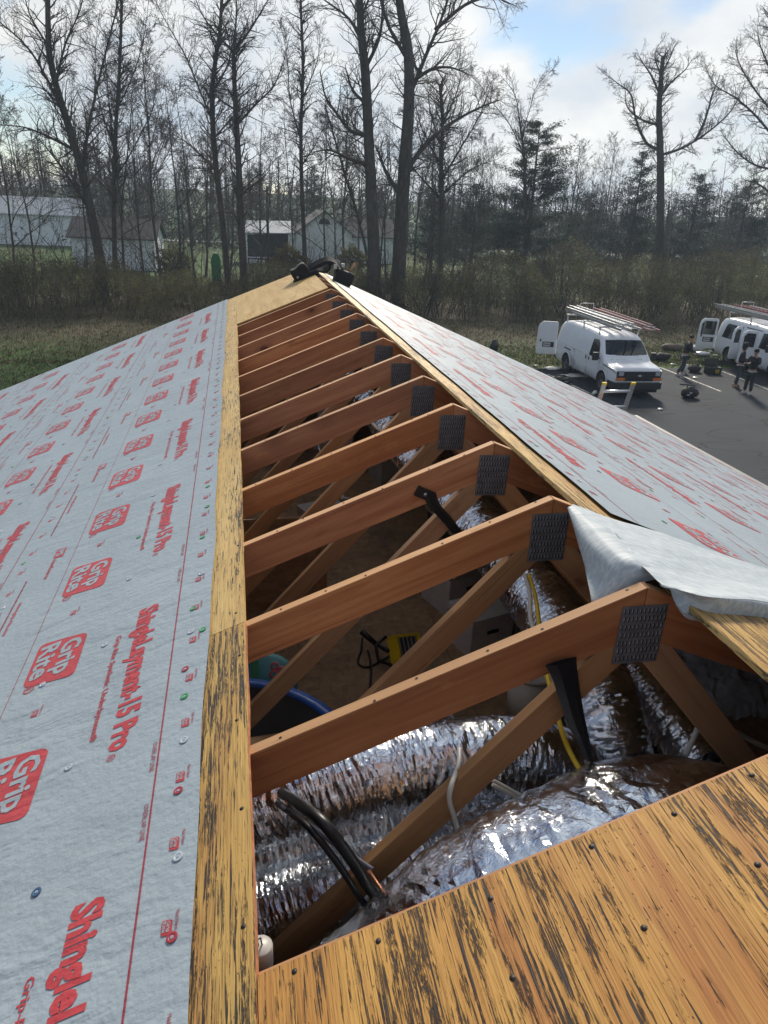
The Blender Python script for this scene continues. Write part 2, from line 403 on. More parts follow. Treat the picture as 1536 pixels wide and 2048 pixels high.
def board(name, a, b, w, th, mat, parent, up=(0, 0, 1)):
    """a board from a to b with its own grain axis along local x"""
    a = Vector(a); b = Vector(b); x = (b-a).normalized(); y = Vector(up).cross(x).normalized(); z = x.cross(y)
    me = bevel(MB().box(((b-a).length/2, 0, 0), ((b-a).length, th, w)).mesh(name, mat), .002)
    return obj(name, me, parent, mat=frame(a, x, y, z))
cmL, cmR = chord_mesh(-1), chord_mesh(1)
def web_mesh():
    return None
pm = MB(); pw, ph = .134, .182
pm.box((0, -.0006, 0), (pw, .0014, ph))
rs = random.Random(3)
for r_ in range(7):
    for c_ in range(11):
        x = -pw/2+.008+c_*.0118+(.004 if r_ % 2 else 0); z = ph/2-.016-r_*.025
        if x > pw/2-.004: continue
        pm.box((x, -.0016, z), (.0042, .0008, .015), mi=1)
        pm.box((x-.0031, -.0026, z+.002), (.0014, .003, .011), mi=2)
plate_me = pm.mesh('nail_plate', [MAT['plate'], MAT['plate_slot'], MAT['plate_lip']])
web_ref = {}
for k in range(-1, 16):
    y = k*.61
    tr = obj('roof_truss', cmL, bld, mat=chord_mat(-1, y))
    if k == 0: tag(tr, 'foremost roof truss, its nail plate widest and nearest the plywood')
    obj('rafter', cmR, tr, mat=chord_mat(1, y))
    for s in (-1, 1):
        # web from the ridge joint down to the ceiling joist
        ends = [((s*.045, y, -.185), (s*1.71, y, -2.06), .089, MAT['web']), ((s*1.78, y, -2.0), (s*2.72, y, -1.25), .089, MAT['web'])]
        for q, (a, b2, w, mt_) in enumerate(ends):
            key = (s, q)
            if key not in web_ref:
                o = board('web', a, b2, w, .036, mt_, tr, up=(0, 1, 0))
                # boards are laid with the wide face to the front
                xx = (Vector(b2)-Vector(a)).normalized(); zz_ = Vector((0, 1, 0)).cross(xx).normalized()
                o.matrix_basis = frame(a, xx, zz_.cross(xx), zz_)
                web_ref[key] = (o.data, o.matrix_basis.copy(), y)
            else:
                me, mb_, y_ = web_ref[key]; mm = mb_.copy(); mm[1][3] += y-y_
                obj('web', me, tr, mat=mm)
    jit = random.Random(k).uniform(-.004, .004)
    if k < 12: obj('nail_plate', plate_me, tr, mat=Matrix.Translation((jit, y-.0205, -.052-ph/2)) @ Matrix.Rotation(random.Random(k+50).uniform(-.02, .03), 4, 'Y'))
    obj('ceiling_joist', MB().box((0, y, -2.11), (10.2, .038, .089)).mesh('ceiling_joist', MAT['web']), tr)

# ---- attic floor of OSB panels, far gable, outer walls
mo = {}
for i, (x0, x1) in enumerate(((-5, -3.3), (-3.3, -2.08), (-2.08, -.86), (-.86, .36), (.36, 1.58), (1.58, 3.2), (3.2, 5))):
    ys = [-3.5, -1.0+.5*(i % 2), 1.44+.5*(i % 2), 3.88+.5*(i % 2), 6.32+.5*(i % 2), 9.15]
    for a, b2 in zip(ys, ys[1:]):
        MB().box(((x0+x1)/2, (a+b2)/2, FZ-.006+random.uniform(-.001, .001)), (x1-x0-.004, b2-a-.004, .012)).build('osb_panel', MAT['osb'], bld)
for s in (-1, 1):
    MB().box((s*5.02, (Y0+Y1)/2, (GZ-2.06)/2-.02), (.15, Y1-Y0-.3, -2.06-GZ+.0)).build('outer_wall', MAT['siding'], bld)
for y in (9.05, Y0+.15):
    MB().prism([(-4.94, GZ), (4.94, GZ), (4.94, -2.05-.06), (0, -.13), (-4.94, -2.05-.06)], 'y', y-.05, y+.05).build('gable_wall', MAT['siding'], bld)
# ---- a low OSB divider standing on the attic floor
MB().box((-1.18, 3.36, -1.66), (1.5, .012, .78)).build('osb_panel', MAT['osb'], bld)
for x in (-.46, -1.1, -1.7): board('stud', (x, 3.39, FZ), (x, 3.39, -1.28), .089, .038, MAT['web'], bld, up=(0, 1, 0))

# ---- plywood on the rafters (top face 15 mm above them)
T = .015
def panel(name, side, s0, s1, y0, y1, mat, edge, parent=bld, h0=.0, th=T, n=6):
    """sheet between distances s0..s1 from the ridge; its cut edge shows the plies, its outline is not ruler straight"""
    f = left if side < 0 else right; rs = random.Random(int((s0*31+y0*17)*100)); mb = MB()
    ys = [y0+(y1-y0)*i/n for i in range(n+1)]
    e0 = [s0+rs.uniform(-.0025, .0025) for _ in ys]; e1 = [s1]*len(ys)
    top = [[f(a, y, h0+th) for a, y in zip(e0, ys)], [f(a, y, h0+th) for a, y in zip(e1, ys)]]
    bot = [[f(a, y, h0+.0005) for a, y in zip(e0, ys)], [f(a, y, h0+.0005) for a, y in zip(e1, ys)]]
    if side < 0: top, bot = top[::-1], bot[::-1]
    mb.grid(top, 0, False); k = len(mb.v); mb.grid(bot[::-1], 1, False)
    nn = len(ys)
    per_t = [top[0][i] for i in range(nn)]+[top[1][i] for i in range(nn-1, -1, -1)]
    per_b = [bot[0][i] for i in range(nn)]+[bot[1][i] for i in range(nn-1, -1, -1)]
    c = len(per_t); mb.add(per_t+per_b, [(i, i+c, (i+1) % c+c, (i+1) % c) for i in range(c)], 1)
    me = mb.mesh(name, [mat, edge]); bm = bmesh.new(); bm.from_mesh(me); bmesh.ops.remove_doubles(bm, verts=bm.verts, dist=.0002); bmesh.ops.recalc_face_normals(bm, faces=bm.faces); bm.to_mesh(me); bm.free()
    return obj(name, me, parent)
g_ = .003
ns = 1.04
tag(panel('plywood_panel', -1, ns, 2.26, -3.6, .60, MAT['ply_strip'], MAT['ply_edge'], n=20), 'blackened long strip beside the opening')
panel('plywood_panel', -1, ns+.0015, 2.26, .60+g_, 3.05, MAT['ply_pale'], MAT['ply_pale'], n=14)
panel('plywood_panel', -1, ns+.001, 2.26, 3.05+g_, 5.49, MAT['ply_pale'], MAT['ply_pale'], n=14)
panel('plywood_panel', -1, ns-.002, 2.26, 5.49+g_, Y1, MAT['ply_pale'], MAT['ply_pale'], n=14)
panel('lower_sheathing', -1, 2.263, HW, -3.6, Y1, MAT['ply_pale'], MAT['ply_pale'])
tag(panel('plywood_panel', -1, .006, ns-.004, -3.6, -.608, MAT['ply_near'], MAT['ply_edge'], n=8), 'weathered plywood sheet with black checks in the foreground')
tag(panel('plywood_panel', -1, .02, ns-.004, 6.80, Y1, MAT['ply_far'], MAT['ply_far'], n=8), 'clean pale plywood sheet at the far end of the ridge')
for (a, b2) in ((-3.6, -.02), (-.017, 2.42), (2.423, 4.86), (4.863, 7.3), (7.303, Y1)):
    panel('plywood_panel', 1, .078, 1.29, a, b2, MAT['ply_pale'] if a > 0 else MAT['ply_strip'], MAT['ply_pale'], n=16)
panel('lower_sheathing', 1, 1.293, HW, -3.6, Y1, MAT['ply_pale'], MAT['ply_pale'])
# nail heads sunk in the plywood
nh = MB().lathe([(.0001, .0012), (.0035, .001), (.004, 0), (.006, -.0004)], n=8).mesh('nail_head', MAT['rust'])
for s, y in [(.13, -.63), (.28, -.64), (.43, -.635), (.62, -.65), (.82, -.64), (.97, -.63), (.22, -.78), (.42, -.8), (.63, -.79), (.3, -.93), (.52, -.95), (.75, -.9),
             (1.06, -.5), (1.06, -.2), (1.07, .12), (1.06, .42), (1.07, .68), (1.06, 1.2), (1.065, 1.83), (1.06, 2.44), (1.065, 3.1)]:
    obj('nail_head', nh, bld, mat=frame(left(s, y, T+.0006), NL.cross(Vector((0, 1, 0))), Vector((0, 1, 0)), NL))
# tops of the rafters keep the old nail holes
hole = MB().box((0, 0, 0), (.007, .005, .001)).mesh('nail_hole', MAT['plate_slot'])
for k in range(0, 6):
    rs = random.Random(k*7+1)
    for q in range(6):
        s = .08+q*.17+rs.uniform(-.05, .05)
        obj('nail_hole', hole, bld, mat=frame(left(s, k*.61+rs.uniform(-.012, .012), .0012), (ct, 0, st_), (0, 1, 0), NL))

# ---- gutters
for s in (-1, 1):
    f = left if s < 0 else right
    prof = [(0, .0), (.10, .0), (.115, -.012), (.105, -.012), (.10, -.1), (.03, -.12), (.0, -.1)]
    MB().prism([(s*(HW+.004+a), -PITCH*HW+b2-.005) for a, b2 in prof], 'y', Y0, Y1).build('gutter', MAT['gutter'], bld)

# ---- underlayment and its print
def text_mesh(name, body, mat, length=None, height=None, bold=0, shear=0):
    cu = bpy.data.curves.new(name, 'FONT'); cu.body = body; cu.resolution_u = 2; cu.offset = bold; cu.shear = shear; cu.fill_mode = 'FRONT' if hasattr(cu, 'fill_mode') else cu.fill_mode
    o = bpy.data.objects.new(name, cu); COL.objects.link(o)
    me = evaluated(o); bpy.data.objects.remove(o); bpy.data.curves.remove(cu)
    co = np.empty(len(me.vertices)*3); me.vertices.foreach_get('co', co); co = co.reshape(-1, 3)
    mn, mxx = co.min(0), co.max(0)
    capbase = 0.0
    sx = (length/(mxx[0]-mn[0])) if length else 1
    sy = height/.70 if height else sx
    if not length: sx = sy
    co[:, 0] = (co[:, 0]-mn[0])*sx; co[:, 1] = co[:, 1]*sy; co[:, 2] = 0
    me.vertices.foreach_set('co', co.ravel()); me.materials.clear(); me.materials.append(mat); me.update()
    return me
def join_meshes(name, parts, mats):
    """parts: (mesh, matrix); one flat-print mesh"""
    vs = []; fs = []; ms = []
    for me, mm in parts:
        o = len(vs); mi = mats.index(me.materials[0])
        vs += [tuple(mm @ v.co) for v in me.vertices]; fs += [tuple(i+o for i in p.vertices) for p in me.polygons]; ms += [mi]*len(me.polygons)
    me = bpy.data.meshes.new(name); me.from_pydata(vs, [], fs)
    for q in mats: me.materials.append(q)
    me.polygons.foreach_set('material_index', ms); me.update(); return me
def rrect(w, h, r, shear=0, n=5):
    pts = []
    for cx_, cy_, a0 in ((w-r, h-r, 0), (r, h-r, 90), (r, r, 180), (w-r, r, 270)):
        for i in range(n+1):
            a = R(a0+90*i/n); x = cx_+r*math.cos(a); y = cy_+r*math.sin(a); pts.append((x+shear*y, y, 0))
    return pts
def ring_mesh(name, ro, ri, mat, n=16):
    vs = [(ro*math.cos(2*math.pi*i/n), ro*math.sin(2*math.pi*i/n), 0) for i in range(n)]+[(ri*math.cos(2*math.pi*i/n), ri*math.sin(2*math.pi*i/n), 0) for i in range(n)]
    return MB().add(vs, [(i, (i+1) % n, (i+1) % n+n, i+n) for i in range(n)]).mesh(name, mat)
RED, DRK, GRY = MAT['ink_red'], MAT['ink_dark'], MAT['underlay']
Tm = Matrix.Translation
def badge(w, h, mark=True):
    sh = .24; P = [(MB().add(rrect(w, h, w*.11, sh), [tuple(range(24))]).mesh('b', RED), Tm((0, 0, 0)))]
    P.append((text_mesh('g', 'Grip', GRY, w*.78, h*.37, .03), Tm((w*.11+sh*h*.54, h*.545, .0012))))
    P.append((text_mesh('r', 'Rite', GRY, w*.78, h*.37, .03), Tm((w*.11+sh*h*.10, h*.09, .0012))))
    if mark:
        P.append((ring_mesh('o', h*.10, h*.075, RED), Tm((w*1.09, h*.16, 0))))
        P.append((text_mesh('rr', 'R', RED, h*.07, h*.09, .02), Tm((w*1.055, h*.115, 0))))
    return join_meshes('printed_badge', P, [RED, GRY])
badge_me = badge(.272, .205)
def title():
    P = [(text_mesh('t', 'ShingleLayment-15 Pro', RED, .775, .072, .045), Tm((0, 0, 0)))]
    P += [(ring_mesh('o', .013, .0105, RED), Tm((.797, .010, 0))), (text_mesh('rr', 'R', RED, .011, .013, .02), Tm((.792, .0035, 0)))]
    return join_meshes('printed_title', P, [RED])
title_me = title()
sub_me = text_mesh('printed_line', 'Grip-Rite Synthetic Underlayment®', RED, .56, .020, .018)
def nailmark(bx):
    P = [(text_mesh('n', 'Nail Here', DRK, .043, .0085, .008), Tm((0, .030, 0)))]
    P.append((MB().add(rrect(.034, .024, .004, .2), [tuple(range(24))]).mesh('b', RED), Tm((.012, 0, 0))))
    P.append((text_mesh('g', 'Grip', GRY, .024, .008, .03), Tm((.0185, .0125, .0008)))); P.append((text_mesh('r', 'Rite', GRY, .024, .008, .03), Tm((.0165, .0025, .0008))))
    return join_meshes('printed_nail_mark', P, [DRK, RED, GRY])
nail_me = nailmark(0)
over_me = text_mesh('printed_line', 'OVERLAP LINE', DRK, .112, .013, .004)
www_me = text_mesh('printed_line', 'www.grip-rite.com', RED, .27, .020, .018)
def pslogo():
    P = [(MB().add(rrect(.10, .055, .004, .3), [tuple(range(24))]).mesh('b', RED), Tm((0, 0, 0))), (text_mesh('p', 'PS', GRY, .07, .036, .05), Tm((.022, .010, .0008))),
         (text_mesh('t', 'rimeSource', RED, .20, .024, .02), Tm((.118, .004, 0)))]
    return join_meshes('printed_logo', P, [RED, GRY])
ps_me = pslogo()
rs = random.Random(5); mbd = MB(); x = 0
while x < .75:                                                    # a line of print too small to read
    w = rs.uniform(.01, .035); mbd.add([(x, 0, 0), (x+w, 0, 0), (x+w, .008, 0), (x, .008, 0)], [(0, 1, 2, 3)]); x += w+rs.uniform(.004, .01)
small_me = mbd.mesh('printed_line', DRK)

cap_mats = [simple('cap_green', (.03, .28, .09), .4), simple('cap_grey', (.42, .47, .53), .4), simple('cap_red', (.34, .035, .05), .4), simple('cap_blue', (.04, .10, .20), .4)]
cap_pin = simple('cap_pin', (.55, .56, .58), .3, metal=.8)
caps = []
for cmt in cap_mats:
    mb = MB().lathe([(.0125, 0), (.0125, .0007), (.0108, .0013), (.0075, .0013), (.0065, .0006), (.0042, .0006)], n=16, smooth=False)
    mb.lathe([(.0042, .0006), (.0036, .0015), (.0001, .0016)], n=10, mi=1, smooth=False)
    caps.append(mb.mesh('cap_nail', [cmt, cap_pin]))

def course(side, s0, width, h, y0, y1, phase, near):
    """one roll of underlayment laid along the ridge with everything printed on it"""
    f = left if side < 0 else right; n = NL if side < 0 else NR
    rs = random.Random(int(s0*97)+side)
    ny = 90; nx = 5; rows = []
    for i in range(nx+1):
        row = []
        for j in range(ny+1):
            y = y0+(y1-y0)*j/ny; s = s0+width*i/nx; hh = h
            if i == 0: s += .004*math.sin(y*3.1+s0)+.003*math.sin(y*8.3)
            if i == nx: hh = h-.0022
            if s > HW+.02: s = HW+.02
            row.append(f(s, y, hh))
        rows.append(row)
    if side > 0: rows = rows[::-1]
    sheet = MB().grid(rows[::-1], smooth=False).build('underlayment', MAT['underlay'], bld)
    tx = Vector((0, -1, 0)) if side < 0 else Vector((0, 1, 0)); ty = Vector((ct, 0, st_)) if side < 0 else Vector((-ct, 0, st_))
    def put(name, me, off, ystart, lift=.0014, s_=sheet):
        if s0+off > HW-.01 or s0+off < s0: return None
        return obj(name, me, s_, mat=frame(f(s0+off, ystart, h+lift), tx, ty, n))
    sg = -side                                            # reading direction: -y on the left slope, +y on the right
    P = 1.255; S2 = P/2
    k0 = int((y0-phase)/P)-1; k1 = int((y1-phase)/P)+2
    fine = []                                             # small print too far off to tell apart goes into one sheet of print
    def infr(y, l): return min(y, y-sg*l) > y0+.01 and max(y, y-sg*l) < y1-.01
    for k in range(k0, k1):
        yb = phase+k*P
        if infr(yb, .81): put('printed_title', title_me, .267, yb)
        if infr(yb-sg*.13, .56): put('printed_line', sub_me, .338, yb-sg*.13)
        for q in range(2):
            yq = yb+sg*.05+q*S2
            if infr(yq, .33): put('printed_badge', badge_me, .655, yq)
            if infr(yq-sg*.43, .05): put('printed_nail_mark', nail_me, .575, yq-sg*.43)
        if infr(yb-sg*.25, .3): put('printed_logo', ps_me, .80, yb-sg*.25)
        if infr(yb-sg*.72, .3): put('printed_line', www_me, .865, yb-sg*.72)
        if infr(yb-sg*.5, .76): put('printed_line', small_me, .893, yb-sg*.5)
        for q in range(6):
            yq = yb+sg*.09+q*P/6
            if infr(yq, .05): put('printed_nail_mark', nail_me, .064, yq)
        for q in range(2):
            yq = yb-sg*(.81+.225*q)
            if infr(yq, .12): put('printed_line', over_me, .139, yq)
    ln = MB()
    for off, w, mt_ in ((.118, .0045, 0), (.69, .0025, 0)):
        if s0+off < HW:
            a = [f(s0+off, y0+.01+(y1-y0-.02)*j/30, h+.0010) for j in range(31)]; b2 = [f(s0+off+w, y0+.01+(y1-y0-.02)*j/30, h+.0010) for j in range(31)]
            ln.grid([b2, a] if side < 0 else [a, b2], smooth=False)
    ln.build('printed_rule', DRK, sheet)
    # cap nails
    def cap(off, y, ci, lift=.0016):
        if s0+off < HW-.02 and y0+.02 < y < y1-.02: obj('cap_nail', caps[ci], sheet, mat=frame(f(s0+off, y, h+lift), tx, ty, n))
    if near:
        for (x, y, ci) in ((-1.199, -.273, 1), (-1.197, -.467, 2), (-1.212, -.068, 2), (-1.209, .114, 1), (-1.22, .31, 0), (-1.226, .451, 2), (-1.178, .642, 0), (-1.219, .66, 1), (-1.219, .812, 0), (-1.2, 1.06, 1),
                           (-1.529, -.203, 3), (-1.539, .204, 1), (-1.734, .716, 1), (-1.536, .814, 1), (-1.509, 1.283, 1), (-1.52, 1.7, 0), (-1.5, 2.2, 1), (-1.51, 2.7, 1)):
            cap(-x-s0, y, ci)
        y = 1.4
        while y < y1: cap(.045+rs.uniform(-.01, .01), y, rs.choice((0, 1, 1))); y += rs.uniform(.22, .34)
        y = 3.2
        while y < y1: cap(.36+rs.uniform(-.03, .03), y, 1); y += rs.uniform(.4, .6)
    else:
        for off in (.05, .36, .72):
            y = y0+rs.uniform(.1, .4)
            while y < y1: cap(off+rs.uniform(-.03, .03), y, rs.choice((0, 1, 1, 3))); y += rs.uniform(.35, .7)
    return sheet
SE = 1.157
for i in range(5):
    course(-1, SE+.905*i, 1.05 if i < 4 else HW+.02-SE-.905*4, T+.010-.0022*i, -3.55, Y1+.015, .965+(.0, .42, -.3, .2, .55)[i], i == 0)
for i in range(6):
    course(1, .205+.905*i, 1.05 if i < 5 else HW+.02-.205-.905*5, T+.0122-.0022*i, .585 if i < 2 else -3.5, Y1+.015, 1.30+(.0, .35, -.25, .15, .5, .1)[i]-.005, False)
# ================================================================== the loose flap of underlayment
# control rows run from the fold (on the printed sheet) to the free edge that hangs over the ridge
def V(*a): return Vector(a)
yr = (.475, .38, .27, .15, .055)
edge_l = ((1154, 1035), (1160, 1075), (1167, 1118), (1175, 1161), (1182, 1204))
rest = [[(1225, 1037, .031), (1312, 1062, .031), (1395, 1092, .031), (1528, 1136, .031), (1700, 1195, .031)],
        [(1240, 1066, .034), (1320, 1088, .036), (1405, 1113, .033), (1535, 1150, .032), (1700, 1208, .030)],
        [(1262, 1103, .032), (1325, 1119, .038), (1412, 1140, .030), (1540, 1172, .036), (1700, 1225, .033)],
        [(1288, 1136, .030), (1335, 1147, .036), (1415, 1168, .038), (1540, 1189, .050), (1700, 1238, .05)],
        [(1318, 1164, .028), (1350, 1174, .036), (1418, 1190, .058), (1540, 1202, .060), (1700, 1250, .06)]]
ctrl = []
for y, e_, rr_ in zip(yr, edge_l, rest):
    q = at_y(*e_, y); k = 1 if y < .45 else .25
    i_ = len(ctrl); kk = (.12, .6, 1, 1, 1)[i_]; hz_ = (0, .003, .004, .004, .003)[i_]
    ctrl.append([q, q.lerp(left(.05*k*kk, y, .016), .55)+V(0, 0, -(0, .004, .010, .025, .055)[i_]), left(.035*k*kk, y, .018+hz_-.02*(i_ == 4)), V(.004, y, .024+hz_), right(.05*k+.01, y+(.02 if k < 1 else 0), .029+hz_)]+[on_right(*p_) for p_ in rr_])
cr = lambda p0, p1, p2, p3, u: .5*((2*p1)+(p2-p0)*u+(2*p0-5*p1+4*p2-p3)*u*u+(3*p1-p0-3*p2+p3)*u**3)
def cat(pts, n):
    o = []; k = len(pts)
    for i in range(k-1):
        a, b_, c_, d_ = pts[max(i-1, 0)], pts[i], pts[i+1], pts[min(i+2, k-1)]
        for j in range(n): o.append(cr(a, b_, c_, d_, j/n))
    o.append(pts[-1]); return o
ctrl.append([p+V(0, -.022, -.11) for p in ctrl[-1][:3]]+[ctrl[-1][3]+V(0, -.020, -.05), ctrl[-1][4]+V(0, -.016, -.012)]+[p+V(-.002, -.012, -.001) for p in ctrl[-1][5:]])
rows = [cat(r_, 8) for r_ in ctrl]; cols = [cat([r_[i] for r_ in rows], 6) for i in range(len(rows[0]))]
G = [[c_[j] for c_ in cols] for j in range(len(cols[0]))]
# the free edge curls under into a roll where it lies on the plywood
last = G[-1]; prev = G[-2]; curl = []
for q in range(1, 12):
    a = q/11*math.pi*1.35; row = []
    for i, p in enumerate(last):
        wgt = min(1, max(0, (i-46)/8)); rr = .034*wgt+.0015
        d = (p-prev[i]).normalized(); nn = Vector((.2, 0, 1)).normalized(); d = (d-nn*d.dot(nn)).normalized()
        row.append(p+d*rr*math.sin(a)-nn*rr*(1-math.cos(a)))
    curl.append(row)
G2 = G+curl
rs = random.Random(4)
for j, r_ in enumerate(G2):
    for i, p in enumerate(r_):
        r_[i] = p+Vector((0, 0, .0006*math.sin(i*1.3+j*.35)+.0010*math.sin(j*1.1+i*.13)))
fo = MB().grid(G2).build('underlayment_flap', MAT['flap'], bld)
tag(fo, 'loose corner of underlayment turned over the ridge showing its plain silvery back')
sm = fo.modifiers.new('sub', 'SUBSURF'); sm.levels = 1; sm.render_levels = 1
me = evaluated(fo); fo.modifiers.clear(); fo.data = me

# ================================================================== things in the attic
def duct(path, r, label, name='flexible_duct', seed=0, n=40, pitch=.024, crink=.085, parts=()):
    pts = cat([Vector(p) for p in path], 24); L = [0]
    for a, b_ in zip(pts, pts[1:]): L.append(L[-1]+(b_-a).length)
    dsr = pitch/3.6; K = int(L[-1]/dsr); rs = np.random.RandomState(seed); mb = MB()
    def at(s):
        i = max(0, min(len(pts)-2, int(np.searchsorted(L, s))-1)); u = (s-L[i])/max(1e-6, L[i+1]-L[i]); return pts[i].lerp(pts[i+1], u)
    def smooth_noise(a_, b_):
        """random field, K+1 rings by n, with a_ by b_ cells (periodic round the duct)"""
        g = rs.normal(0, 1, (a_+2, b_)); x = np.linspace(0, a_, K+1); y = np.arange(n)/n*b_; i0 = x.astype(int); fx = (x-i0)[:, None]; fx = fx*fx*(3-2*fx); j0 = y.astype(int) % b_; fy = (y-y.astype(int))[None, :]; fy = fy*fy*(3-2*fy); j1 = (j0+1) % b_
        A_ = g[i0][:, j0]; B_ = g[i0][:, j1]; C_ = g[i0+1][:, j0]; D_ = g[i0+1][:, j1]; return (A_*(1-fy)+B_*fy)*(1-fx)+(C_*(1-fy)+D_*fy)*fx
    ln = L[-1]; drift = smooth_noise(max(4, int(ln/.10)), 6)*1.1+smooth_noise(max(4, int(ln/.04)), 10)*.45
    amp = np.clip(.75+.55*smooth_noise(max(4, int(ln/.05)), 7), .1, 2); sag = smooth_noise(max(3, int(ln/.22)), 4); fine = smooth_noise(K//2, n//2)
    sv = np.linspace(0, ln, K+1)[:, None]; ph = sv/pitch+drift; saw = np.abs((ph % 1.0)*2-1)-.5
    RR = r*(1+crink*1.15*saw*amp+.03*sag+crink*.16*fine)
    ref = None; vs = []
    for i in range(K+1):
        s = ln*i/K; p = at(s); t = (at(min(ln, s+.02))-at(max(0, s-.02))).normalized()
        if ref is None: ref = t.cross(Vector((0, 0, 1))).normalized()
        a = (ref-t*ref.dot(t)).normalized(); ref = a; b_ = t.cross(a)
        for j in range(n):
            th = 2*math.pi*j/n; vs.append(p+(a*math.cos(th)+b_*math.sin(th))*RR[i, j])
    fs = [(i*n+j, i*n+(j+1) % n, (i+1)*n+(j+1) % n, (i+1)*n+j) for i in range(K) for j in range(n)]
    mb.add(vs, fs, 0, False)
    # facet-like crumples: about half of the skin is left sharp
    o = mb.build(name, MAT['foil']); sh = rs.uniform(0, 1, len(fs)) > .55
    o.data.polygons.foreach_set('use_smooth', sh)
    return tag(o, label, 'duct', 'foil ducts in the attic')
duct([(-1.9, .36, -1.25), (-1.5, .33, -1.08), (-1.05, .31, -.93), (-.8, .31, -.88), (-.56, .31, -.835), (-.2, .31, -.84), (.05, .3, -.93), (.2, .3, -1.15)], .135,
     'upper silver foil duct running crosswise just behind the foremost truss', seed=1)
duct([(-1.9, .46, -1.55), (-1.5, .45, -1.42), (-1.04, .44, -1.33), (-.8, .44, -1.27), (-.5, .44, -1.22), (-.1, .45, -1.26), (.3, .5, -1.4)], .15,
     'middle silver foil duct lying below the upper crosswise one', seed=2)
duct([(-1.9, .16, -1.62), (-1.5, .17, -1.44), (-1.05, .18, -1.31), (-.8, .18, -1.24), (-.5, .18, -1.16), (-.2, .18, -1.10), (.15, .18, -1.08)], .125,
     'slim lowest silver foil duct low behind the front web board', seed=3, n=28)
duct([(-.95, -.34, -1.34), (-.74, -.32, -1.07), (-.48, -.29, -.84), (-.2, -.265, -.70), (.06, -.255, -.665), (.32, -.25, -.78), (.56, -.25, -1.08), (.7, -.25, -1.5)], .22,
     'fat silver foil duct bulging up by the near plywood edge', seed=4, n=56, pitch=.055, crink=.045)
duct([(.30, .36, -1.7), (.28, .35, -1.3), (.27, .36, -.98), (.29, .55, -.83), (.30, .9, -.80), (.30, 1.3, -.78), (.29, 2.0, -.80), (.27, 3.0, -.88), (.25, 4.4, -.92), (.28, 6.2, -1.05), (.3, 8, -1.2)], .145,
     'long silver foil duct running along under the ridge', seed=5)
duct([(.62, .3, -1.0), (.58, .7, -.93), (.55, 1.3, -.93), (.53, 2.2, -.98), (.5, 3.6, -1.05), (.5, 5.5, -1.15)], .10,
     'thinner silver foil duct beside the long one on the right', seed=6, n=28)
# blue print on the fat duct's jacket (unreadable lettering)
# ---- pipes, cables
def cable(name, pts, r, mat, label, cat_='cable', n=8):
    return tag(MB().tube(cat([Vector(p) for p in pts], 8), r, n).build(name, mat), label, cat_)
ls = thing('line_set', 'black insulated pipe pair crossing the front web board with bare copper showing', 'pipe', (-.8, 0, -.8))
A = [at_y(545, 1580, .30), at_y(575, 1592, .18), at_y(610, 1616, .04), at_y(650, 1650, -.06), at_y(700, 1715, -.09), at_y(745, 1785, -.1), at_y(795, 1850, -.12), at_y(850, 1930, -.14)]
MB().tube(cat(A, 10), .0165, 12).build('insulated_pipe', MAT['black'], ls)
B = [p+Vector((-.030, -.005, -.02)) for p in A[1:]]
MB().tube(cat(B, 10), .010, 10).build('insulated_pipe', MAT['black'], ls)
MB().tube(cat([at_y(738, 1742, -.13), at_y(765, 1782, -.14), at_y(800, 1823, -.15), at_y(850, 1880, -.17)], 6), .0055, 8).build('copper_pipe', MAT['copper'], ls)
cable('grey_conduit', [at_y(560, 1612, .1), at_y(620, 1652, .05), at_y(690, 1702, .0), at_y(745, 1740, -.05)], .008, MAT['wire_g'], 'thin grey conduit meeting the black pipe pair')
cable('white_cable', [at_y(919, 1498, .12), at_y(917, 1530, .05), at_y(903, 1570, -.035), at_y(899, 1600, -.04), at_y(910, 1640, -.04), at_y(918, 1680, -.05), at_y(922, 1718, -.06)], .0075, MAT['cable_w'], 'white cable hanging over the front web board')
cable('yellow_cable', [at_y(1058, 1150, .95), at_y(1070, 1190, .8), at_y(1077, 1235, .68), at_y(1082, 1300, .45), at_y(1098, 1365, .25), at_y(1120, 1450, .12), at_y(1138, 1500, .08), at_y(1160, 1540, .02)], .0085, MAT['cable_y'], 'yellow cable draped over the long duct')
cable('white_cable', [at_y(1050, 1150, .95), at_y(1060, 1190, .8), at_y(1062, 1240, .68), at_y(1085, 1310, .45), at_y(1110, 1385, .22), at_y(1125, 1420, .2)], .009, MAT['cable_w'], 'white cable draped beside the yellow one on the long duct')
for dx, lab in ((0, 'upper'), (9, 'lower')):
    cable('white_cable', [at_y(985, 1560+dx, .12), at_y(1040, 1590+dx, .10), at_y(1100, 1620+dx*1.5, .05), at_y(1140, 1640+dx*1.5, .0)], .006, MAT['cable_w'], lab+' of two white cables running behind the web toward the fat duct')
cable('white_cable', [at_y(1372, 1510, .1), at_y(1390, 1470, .12), at_y(1412, 1424, .15), at_y(1450, 1450, .2), at_y(1500, 1480, .2), at_y(1545, 1500, .2)], .009, MAT['cable_w'], 'white cable bent over at the right below the crumpled film')
cable('white_cable', [at_y(745, 846, 3.2), at_y(757, 858, 3.1), at_y(775, 866, 3.1)], .011, MAT['cable_w'], 'short white pipe bend beyond the sixth truss')
pv = thing('vent_pipe', 'capped white plastic pipe standing beside the long plywood strip', 'pipe', at_y(521, 1960, -.40))
b0 = at_y(521, 1900, -.40)
MB().tube([b0+V(0, 0, -1.2), b0+V(0, 0, -.02)], .0215, 20).build('pipe', MAT['pvc_dirty'], pv)
MB().lathe([(.0235, -.045), (.0275, -.045), (.0275, .012), (.024, .016), (.0001, .017)], b0, 24).build('cap', MAT['pvc'], pv)
